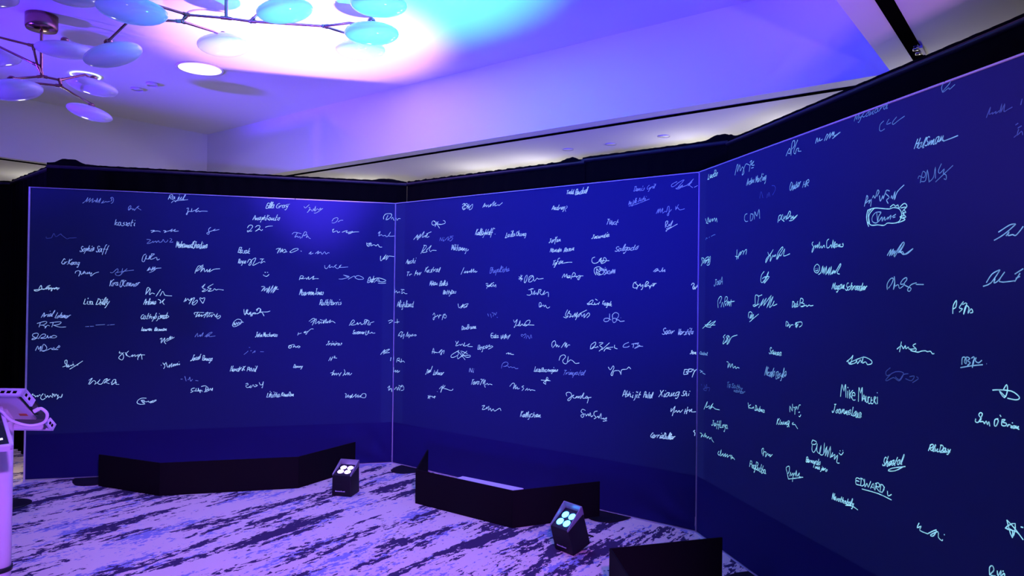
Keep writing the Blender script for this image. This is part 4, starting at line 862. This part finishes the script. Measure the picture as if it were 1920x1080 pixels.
# ------------------------------------------------------------------ battery uplights
def uplight(loc, yaw, lean, led, spot_col, energy, aim, label, size_deg=95, soft=0.05):
    root = empty('uplight', loc, (lean, 0, yaw))
    tag(root, label, 'uplight', 'battery uplights on the carpet')
    W, D = 0.082, 0.078
    # body with a sloping lens deck (front is -Y)
    MB().hexa([(-W, -D, 0), (W, -D, 0), (W, D, 0), (-W, D, 0)],
              [(-W * 0.96, -D, 0.165), (W * 0.96, -D, 0.165), (W * 0.96, D, 0.215), (-W * 0.96, D, 0.215)]).build('body', M['body'], root, bevel=0.006)
    w2 = W * 0.97
    sh = MB()
    sh.hexa([(-w2, D - 0.008, 0.200), (w2, D - 0.008, 0.200), (w2, D, 0.200), (-w2, D, 0.200)],
            [(-w2, D - 0.008, 0.256), (w2, D - 0.008, 0.256), (w2, D, 0.256), (-w2, D, 0.256)])
    for s in (-1, 1):
        xa, xb = sorted((s * w2, s * (w2 - 0.008)))
        sh.hexa([(xa, -D, 0.16), (xb, -D, 0.16), (xb, D - 0.008, 0.205), (xa, D - 0.008, 0.205)],
                [(xa, -D, 0.172), (xb, -D, 0.172), (xb, D - 0.008, 0.256), (xa, D - 0.008, 0.256)])
    sh.build('shroud', M['shroud'], root, bevel=0.002)
    lens_n = Vector((0, -0.05, 0.156)).normalized()
    lm = mat('led_' + label[:6], led, 0.2, emit=led, estr=9.0)
    MB().hexa([(-0.062, -0.066, 0.168), (0.062, -0.066, 0.168), (0.062, 0.056, 0.208), (-0.062, 0.056, 0.208)],
              [(-0.060, -0.064, 0.172), (0.060, -0.064, 0.172), (0.060, 0.054, 0.212), (-0.060, 0.054, 0.212)]).build('lens_plate', M['body'], root)
    q = Vector((0, 0, 1)).rotation_difference(lens_n).to_matrix().to_4x4()
    for sx in (-1, 1):
        for (yy, zz) in ((-0.032, 0.1835), (0.022, 0.201)):
            mm = Matrix.Translation((sx * 0.029, yy, zz)) @ q
            MB().lathe([(0, 0.008), (0.018, 0.006), (0.025, 0.0), (0.025, -0.004)], 18, mm).build('led', lm, root)
    MB().box(-0.050, -0.005, -D - 0.0015, -D + 0.001, 0.088, 0.098).build('marking', M['body'], root)
    # small pale print along the foot of the front, too small to read
    mk = MB(); x = -0.052
    for wd, hh in ((7, 5), (4, 4), (5, 4), (5, 4), (6, 4), (5, 6), (4, 4), (7, 4), (5, 5)):
        mk.box(x, x + wd * 0.0011, -D - 0.0012, -D + 0.001, 0.036, 0.036 + hh * 0.0016)
        x += wd * 0.0011 + 0.0035
    mk.build('printed_mark', M['mark'], root)
    MB().tube([(-0.05, D + 0.004, 0.05), (-0.05, D + 0.06, 0.006), (0.05, D + 0.06, 0.006), (0.05, D + 0.004, 0.05)], 0.005, 8).build('kickstand', M['steel'], root)
    bpy.context.view_layer.update()
    p = root.matrix_world @ Vector((0, -0.01, 0.275))
    sp = lamp('uplight_beam', 'SPOT', p, energy, spot_col, target=aim, spot_size=math.radians(size_deg), spot_blend=1.0, shadow_soft_size=soft)
    return root
VIOLET = (0.40, 0.16, 1.0)
uplight((-1.30, 5.66, 0), math.radians(-12), 0.02, (0.45, 0.28, 1.0), (0.36, 0.17, 1.0), 5200, (-1.80, 6.05, 3.74),
        'uplight glowing violet on the carpet before the left screen', 45, 0.10)
uplight((0.40, 4.47, 0.024), math.radians(-50), 0.30, (0.06, 0.36, 1.0), (0.022, 0.25, 1.0), 4300, (-1.05, 4.8, 3.74),
        'uplight glowing blue leaning back before the middle screen', 50)
# the same fixtures stand along the far side of the room, behind the viewer; the pink one is added
def far_uplight(a, b, led, col, energy, aim, label, size):
    p = ab(a, b)
    d = Vector(aim) - p
    return uplight(p, math.atan2(d.y, d.x) - PI / 2 + PI, 0.0, led, col, energy, aim, label, size, 0.22)
far_uplight(3.4, -4.6, (0.7, 0.4, 1.0), (0.088, 0.050, 1.0), 9500, tuple(ab(-4.5, 5.09, 3.25)), 'violet uplight behind the viewer, aimed at the middle of the ceiling step', 33)
far_uplight(-1.0, -4.6, (0.4, 0.4, 1.0), (0.010, 0.006, 1.0), 5300, tuple(ab(-2.6, 5.09, 3.4)), 'blue uplight behind the viewer, aimed at the right of the ceiling step', 30)
far_uplight(-7.6, -4.6, (0.7, 0.4, 1.0), (0.085, 0.02, 1.0), 9000, (-3.5, 6.9, 4.3), 'violet uplight behind the viewer, aimed at the left chandelier', 26)
far_uplight(-0.2, 0.2, (0.8, 0.5, 1.0), (0.75, 0.32, 1.0), 430, (1.75, 2.75, 3.05), 'pink uplight at the viewer, aimed at the low ceiling on the right', 40)  # added uplight out of view, lifts the underside of the low ceiling
# added wash spot with a lantern body, unseen behind the viewer, tints the carpet
wl = empty('added_wash_lantern', (0.5, -0.5, Z_LOW))
tag(wl, 'added black wash lantern, unseen under the low ceiling behind the viewer', 'added light')
MB().box(-0.05, 0.05, -0.02, 0.02, -0.12, 0.0).build('yoke', M['steel'], wl)
WM = Matrix.Translation((0, 0, -0.20)) @ (Vector((-1.5, 4.6, -2.85)).to_track_quat('Z', 'Y')).to_matrix().to_4x4()
MB().lathe([(0.0005, -0.14), (0.08, -0.14), (0.10, 0.08), (0.092, 0.08), (0.075, -0.10), (0.0005, -0.10)], 28, WM).build('housing', M['steel'], wl)
lamp('added_wash_beam', 'SPOT', (0.45, -0.35, Z_LOW - 0.26), 2300, (0.36, 0.10, 0.85), target=(-0.95, 3.75, 0), spot_size=math.radians(54), spot_blend=1.0, shadow_soft_size=0.08)

# ------------------------------------------------------------------ pod chandeliers
def catmull3(pts, n=5):
    P = [pts[0]] + list(pts) + [pts[-1]]
    P = [Vector(p) for p in P]; out = []
    for i in range(1, len(P) - 2):
        for k in range(n):
            t = k / n
            out.append(0.5 * ((2 * P[i]) + (-P[i - 1] + P[i + 1]) * t + (2 * P[i - 1] - 5 * P[i] + 4 * P[i + 1] - P[i + 2]) * t * t + (-P[i - 1] + 3 * P[i] - 3 * P[i + 1] + P[i + 2]) * t ** 3))
    out.append(P[-2])
    return out
def pod_profile(r, t):
    pr = []
    for k in range(15):
        a = -PI / 2 + PI * k / 14
        pr.append((max(r * math.cos(a), 0.0005), t * math.sin(a) * (1.0 if a < 0 else 0.92)))
    return pr
def chandelier(origin, label, stem_bottom, rods, pods):
    O = Vector(origin)
    root = empty('pod_chandelier', O)
    tag(root, label, 'chandelier', 'copper branch chandeliers with opal pods')
    T = Matrix.Translation(-O)
    MB().lathe([(0.001, -0.004), (0.112, -0.004), (0.112, -0.10), (0.104, -0.118), (0.020, -0.122), (0.001, -0.122)], 36).build('canopy', M['copper'], root)
    MB().tube([(0, 0, -0.12), tuple(Vector(stem_bottom) - O)], 0.0115, 12).build('stem', M['copper'], root)
    for r in rods:
        pts = [Vector(p) - O for p in r]
        MB().tube(pts, 0.0088, 10).build('branch', M['copper'], root)
        d = (pts[1] - pts[0]).normalized()
        MB().tube([pts[0] - d * 0.012, pts[0] + d * 0.035], 0.0125, 10).build('joint', M['copper'], root)
    for (c, r, t, tilt, lean) in pods:
        r, t, lean = r * 1.04, t * 1.3, lean + 3
        c = Vector(c) - O
        R = Matrix.Translation(c) @ Matrix.Rotation(math.radians(tilt), 4, 'Y') @ Matrix.Rotation(math.radians(lean), 4, 'X')
        p = MB().lathe(pod_profile(r, t), 36, R).build('pod', M['opal'], root)
        MB().lathe([(0.0005, t * 0.86), (0.030, t * 0.88), (0.026, t + 0.012), (0.012, t + 0.022), (0.0005, t + 0.022)], 16, R).build('socket', M['copper'], p)
    return root
B_ = (-3.704, 5.56, 3.263); N1 = (-3.723, 5.53, 3.341); N2 = (-3.671, 5.40, 3.447); N3 = (-3.604, 5.62, 3.253); N3B = (-3.595, 5.62, 3.207)
chandelier((-3.706, 5.545, 3.74), 'copper branch chandelier hanging from a round canopy at the left', (-3.708, 5.555, 3.322),
    [[B_, (-3.71, 5.557, 3.322)], [N1, B_], [N2, N1], [N1, (-4.062, 5.45, 3.501), (-4.117, 5.6, 3.475)], [N2, (-3.90, 5.2, 3.466)],
     [N2, (-3.589, 5.35, 3.438), (-3.42, 5.34, 3.455)], [B_, (-3.893, 5.45, 3.205), (-3.80, 5.34, 3.155)], [B_, N3],
     [N3, (-3.541, 5.85, 3.368), (-3.55, 5.95, 3.365)], [N3, N3B], [N3B, (-3.825, 5.5, 3.200)],
     [N3B, (-3.657, 5.9, 3.217), (-3.851, 6.45, 3.290), (-3.88, 6.49, 3.275)]],
    [((-3.382, 5.33, 3.397), 0.190, 0.052, 4, 8), ((-3.765, 5.33, 3.091), 0.185, 0.06, -7, 4), ((-3.548, 5.96, 3.303), 0.188, 0.052, 10, -2),
     ((-3.889, 6.50, 3.218), 0.182, 0.052, 14, -2), ((-4.117, 5.60, 3.423), 0.18, 0.045, -4, 0)])
F1 = (-2.173, 4.70, 3.425); F2 = (-2.205, 4.68, 3.374); HUB = (-1.938, 4.75, 3.426); R1 = (-1.792, 4.80, 3.425); R3 = (-1.324, 4.90, 3.436)
chandelier((-1.94, 4.75, 3.74), 'copper branch chandelier with pods in the bright light near the top', HUB,
    [[HUB, F1], [F1, (-2.29, 4.45, 3.395), (-2.261, 4.3, 3.345), (-2.225, 4.14, 3.275)], [F1, F2], [F2, (-2.285, 4.60, 3.349), (-2.531, 4.65, 3.365), (-2.736, 4.78, 3.280), (-2.745, 4.84, 3.265)],
     [F2, (-2.129, 5.0, 3.427), (-2.151, 5.24, 3.478)], [HUB, R1], [R1, (-1.742, 4.80, 3.480), (-1.60, 4.80, 3.545)], [R1, R3], [R3, (-1.147, 4.90, 3.460), (-1.02, 4.95, 3.462)],
     [R3, (-1.196, 5.15, 3.470), (-1.17, 5.33, 3.490)], [(-1.94, 4.75, 3.62), (-1.3, 4.5, 3.62), (-1.085, 4.68, 3.56), (-0.90, 4.6, 3.53)],
     [(-2.29, 4.45, 3.395), (-2.62, 4.55, 3.60), (-3.05, 4.88, 3.69)], [(-2.62, 4.55, 3.60), (-3.2, 4.62, 3.65), (-3.57, 4.8, 3.64)]],
    [((-2.749, 4.85, 3.206), 0.182, 0.062, -15, 14), ((-2.217, 4.10, 3.215), 0.182, 0.06, 5, 6), ((-2.155, 5.25, 3.420), 0.180, 0.058, -5, 0),
     ((-1.562, 4.80, 3.501), 0.182, 0.062, -9, 8), ((-1.001, 4.95, 3.410), 0.182, 0.062, 0, 8), ((-1.165, 5.35, 3.435), 0.180, 0.060, 0, 6),
     ((-0.888, 4.60, 3.470), 0.176, 0.060, 2, 8), ((-3.061, 4.90, 3.630), 0.17, 0.048, 0, 0), ((-3.573, 4.80, 3.580), 0.17, 0.048, 0, 0)])

# ------------------------------------------------------------------ ceiling fittings
def disc_fitting(name, x, y, z, r, face, label, cat, ring=None, th=0.012, group='round ceiling fittings'):
    root = empty(name, (x, y, z))
    tag(root, label, cat, group)
    MB().lathe([(r * 0.90, -0.002), (r, -0.002), (r, -th), (r * 0.93, -th), (r * 0.90, -th * 0.7)], 40).build('trim_ring', ring or M['paint'], root)
    MB().lathe([(0.0005, -th * 0.55), (r * 0.92, -th * 0.55), (r * 0.92, -0.001), (0.0005, -0.001)], 40).build('face', face, root)
    return root
disc_fitting('ceiling_light', -3.03, 6.83, Z_HIGH, 0.215, M['panel_light'], 'round flush ceiling light right of the hanging pods, below the bright patch', 'ceiling light')
disc_fitting('ceiling_light', -2.37, 5.60, Z_HIGH, 0.215, M['panel_light'], 'round flush ceiling light hidden in the glare behind the copper branch', 'ceiling light')
disc_fitting('ceiling_light', -4.29, 7.09, Z_HIGH, 0.135, M['paint'], 'round ceiling light with glowing ring behind a pod at the left', 'ceiling light', ring=M['ring_light'])
disc_fitting('smoke_detector', -3.75, 7.34, Z_HIGH, 0.055, M['white_plastic'], 'small white ceiling disc, right one of a pair', 'ceiling disc', th=0.03)
disc_fitting('smoke_detector', -4.01, 7.54, Z_HIGH, 0.060, M['white_plastic'], 'small white ceiling disc, left one of a pair', 'ceiling disc', th=0.02)
for (x, y, l) in ((0.541, 7.069, 'leftmost'), (0.928, 6.797, 'middle'), (1.361, 6.431, 'rightmost')):
    disc_fitting('recessed_downlight', x, y, Z_LOW, 0.055, M['paint'], 'small recessed downlight in the low ceiling, %s of three' % l, 'downlight', ring=M['plate'], th=0.008, group='small recessed downlights')
# trolley hanging in the partition track at the right
tr = empty('track_trolley', (2.345, 4.11, Z_LOW - 0.014), (0, 0, math.atan2(BX.y, BX.x)))
tag(tr, 'chrome trolley fitting in the black ceiling track at the upper right', 'track fitting')
MB().box(-0.13, 0.05, -0.012, 0.012, -0.010, 0).build('carriage', M['chrome'], tr, bevel=0.002)
for x in (-0.115, -0.03):
    MB().lathe([(0.0005, -0.03), (0.016, -0.03), (0.016, -0.012), (0.006, -0.010), (0.0005, -0.010)], 14, Matrix.Translation((x, 0, 0))).build('bolt', M['chrome'], tr)
MB().box(-0.10, 0.04, -0.030, -0.014, -0.016, 0.0).build('bracket', M['plate'], tr)

# ------------------------------------------------------------------ tablet kiosk at the left edge
ki = empty('tablet_kiosk', (-2.290, 3.20, 0))
tag(ki, 'white floor stand with tablets cut by the left edge', 'kiosk')
def rel(p): return Vector(p) - Vector((-2.290, 3.20, 0))
MB().lathe([(0.0005, 0), (0.20, 0), (0.20, 0.010), (0.06, 0.016), (0.0005, 0.016)], 40).build('base', M['white_plastic'], ki)
MB().lathe([(0.0005, 0.012), (0.050, 0.012), (0.050, 1.02), (0.044, 1.03), (0.0005, 1.03)], 40).build('pole', M['white_plastic'], ki)
MB().lathe([(0.050, 0.330), (0.056, 0.330), (0.057, 0.340), (0.056, 0.350), (0.050, 0.350)], 40).build('cable_strap', M['steel'], ki)
# rear tablet case, screen turned away and up: local x right, y from near-upper edge to far-lower edge, z = away from screen
u = Vector((1, 0, 0)); v = Vector((0.006, 0.20, -0.19)).normalized(); nb = u.cross(v).normalized()   # nb points up-back (screen side)
org = rel((-2.300, 3.05, 1.164))
TM = Matrix.Translation(org) @ Matrix((u, v, nb)).transposed().to_4x4()
W_, L_ = 0.222, 0.276
case = MB()
for (xa, xb, ya, yb) in ((0, W_, 0, 0.012), (0, W_, L_ - 0.012, L_), (0, 0.012, 0, L_), (W_ - 0.010, W_, 0, 0.085), (W_ - 0.010, W_, L_ - 0.055, L_)):
    case.box(xa, xb, ya, yb, -0.030, 0.004, TM)
case.box(0.0, W_, 0.0, 0.035, -0.008, -0.004, TM)
rc = case.build('tablet_case', M['white_plastic'], ki)
MB().box(0.012, W_ - 0.004, 0.012, L_ - 0.012, -0.004, 0.006, TM).build('tablet', M['screen'], rc)
MB().box(0.012, W_ - 0.045, 0.030, L_ - 0.075, -0.020, -0.012, TM).build('back_plate', M['plate'], rc)
MB().box(W_ - 0.10, W_ - 0.065, L_ - 0.12, L_ - 0.105, -0.0215, -0.0195, TM).build('sticker', M['orange'], rc)
sl = MB()
for k in range(7): sl.box(0.020 + k * 0.026, 0.036 + k * 0.026, -0.0015, 0.001, -0.022, -0.010, TM)
sl.build('vent_slots', M['track'], rc)
s2 = MB()
for ya in (0.014, 0.040, L_ - 0.048, L_ - 0.030): s2.box(W_ - 0.001, W_ + 0.0015, ya, ya + 0.012, -0.022, -0.010, TM)
s2.build('vent_slots', M['track'], rc)
br = MB().hexa([rel(p) for p in ((-2.30, 3.14, 1.00), (-2.24, 3.14, 1.00), (-2.24, 3.22, 1.00), (-2.30, 3.22, 1.00))],
          [rel(p) for p in ((-2.27, 3.12, 1.085), (-2.20, 3.12, 1.085), (-2.20, 3.20, 1.03), (-2.27, 3.20, 1.03))])
br.build('bracket', M['plate'], ki)
# front tablet facing the viewer
BR = rel((-2.019, 2.90, 0.955)); TR = rel((-2.190, 3.07, 1.085))
vv = (BR - TR).normalized(); ww = Vector((-0.70, -0.70, 0)); ww = (ww - vv * ww.dot(vv)).normalized(); nn = vv.cross(ww).normalized()
if nn.z < 0: nn = -nn
FM = Matrix.Translation(TR) @ Matrix((ww, vv, nn)).transposed().to_4x4()
Lf = (BR - TR).length
fc = MB()
for (xa, xb, ya, yb) in ((0, 0.014, 0, Lf), (0.186, 0.20, 0, Lf), (0, 0.20, 0, 0.014), (0, 0.20, Lf - 0.014, Lf)):
    fc.box(xa, xb, ya, yb, -0.022, 0.004, FM)
fc.box(0.0, 0.20, 0.0, Lf, -0.026, -0.020, FM)
fo = fc.build('tablet_case', M['white_plastic'], ki, bevel=0.004)
MB().box(0.013, 0.187, 0.013, Lf - 0.013, -0.018, 0.000, FM).build('tablet', M['screen'], fo)
tx = MB()
ribbon_pts = [(0.030, Lf - 0.052), (0.045, Lf - 0.05), (0.060, Lf - 0.056), (0.075, Lf - 0.046), (0.10, Lf - 0.05), (0.14, Lf - 0.05)]
vs = []
for (a, b) in ribbon_pts: vs += [FM @ Vector((a, b - 0.006, 0.0012)), FM @ Vector((a, b + 0.006, 0.0012))]
tx.add(vs, [(2 * i, 2 * i + 1, 2 * i + 3, 2 * i + 2) for i in range(len(ribbon_pts) - 1)])
tx.build('screen_writing', M['text'], fo)
MB().tube([rel(p) for p in catmull3([(-2.052, 3.085, 1.068), (-2.036, 3.09, 1.076), (-2.016, 3.10, 1.050), (-2.030, 3.10, 1.014), (-2.079, 3.08, 1.003), (-2.128, 3.04, 1.031), (-2.15, 3.01, 1.075), (-2.19, 3.02, 1.085)])], 0.0065, 10).build('charging_cable', M['white_plastic'], ki)
MB().tube([rel((-2.062, 3.082, 1.064)), rel((-2.045, 3.088, 1.074))], 0.009, 10).build('cable_plug', M['white_plastic'], ki)

# round black base plate on the carpet further back
bp_ = MB().lathe([(0.0005, 0), (0.15, 0), (0.15, 0.006), (0.14, 0.009), (0.0005, 0.010)], 36).build('base_plate', M['steel'])
bp_.location = (-3.70, 5.26, 0.0)
tag(bp_, 'black round base plate on the carpet behind the white kiosk pole', 'base plate')
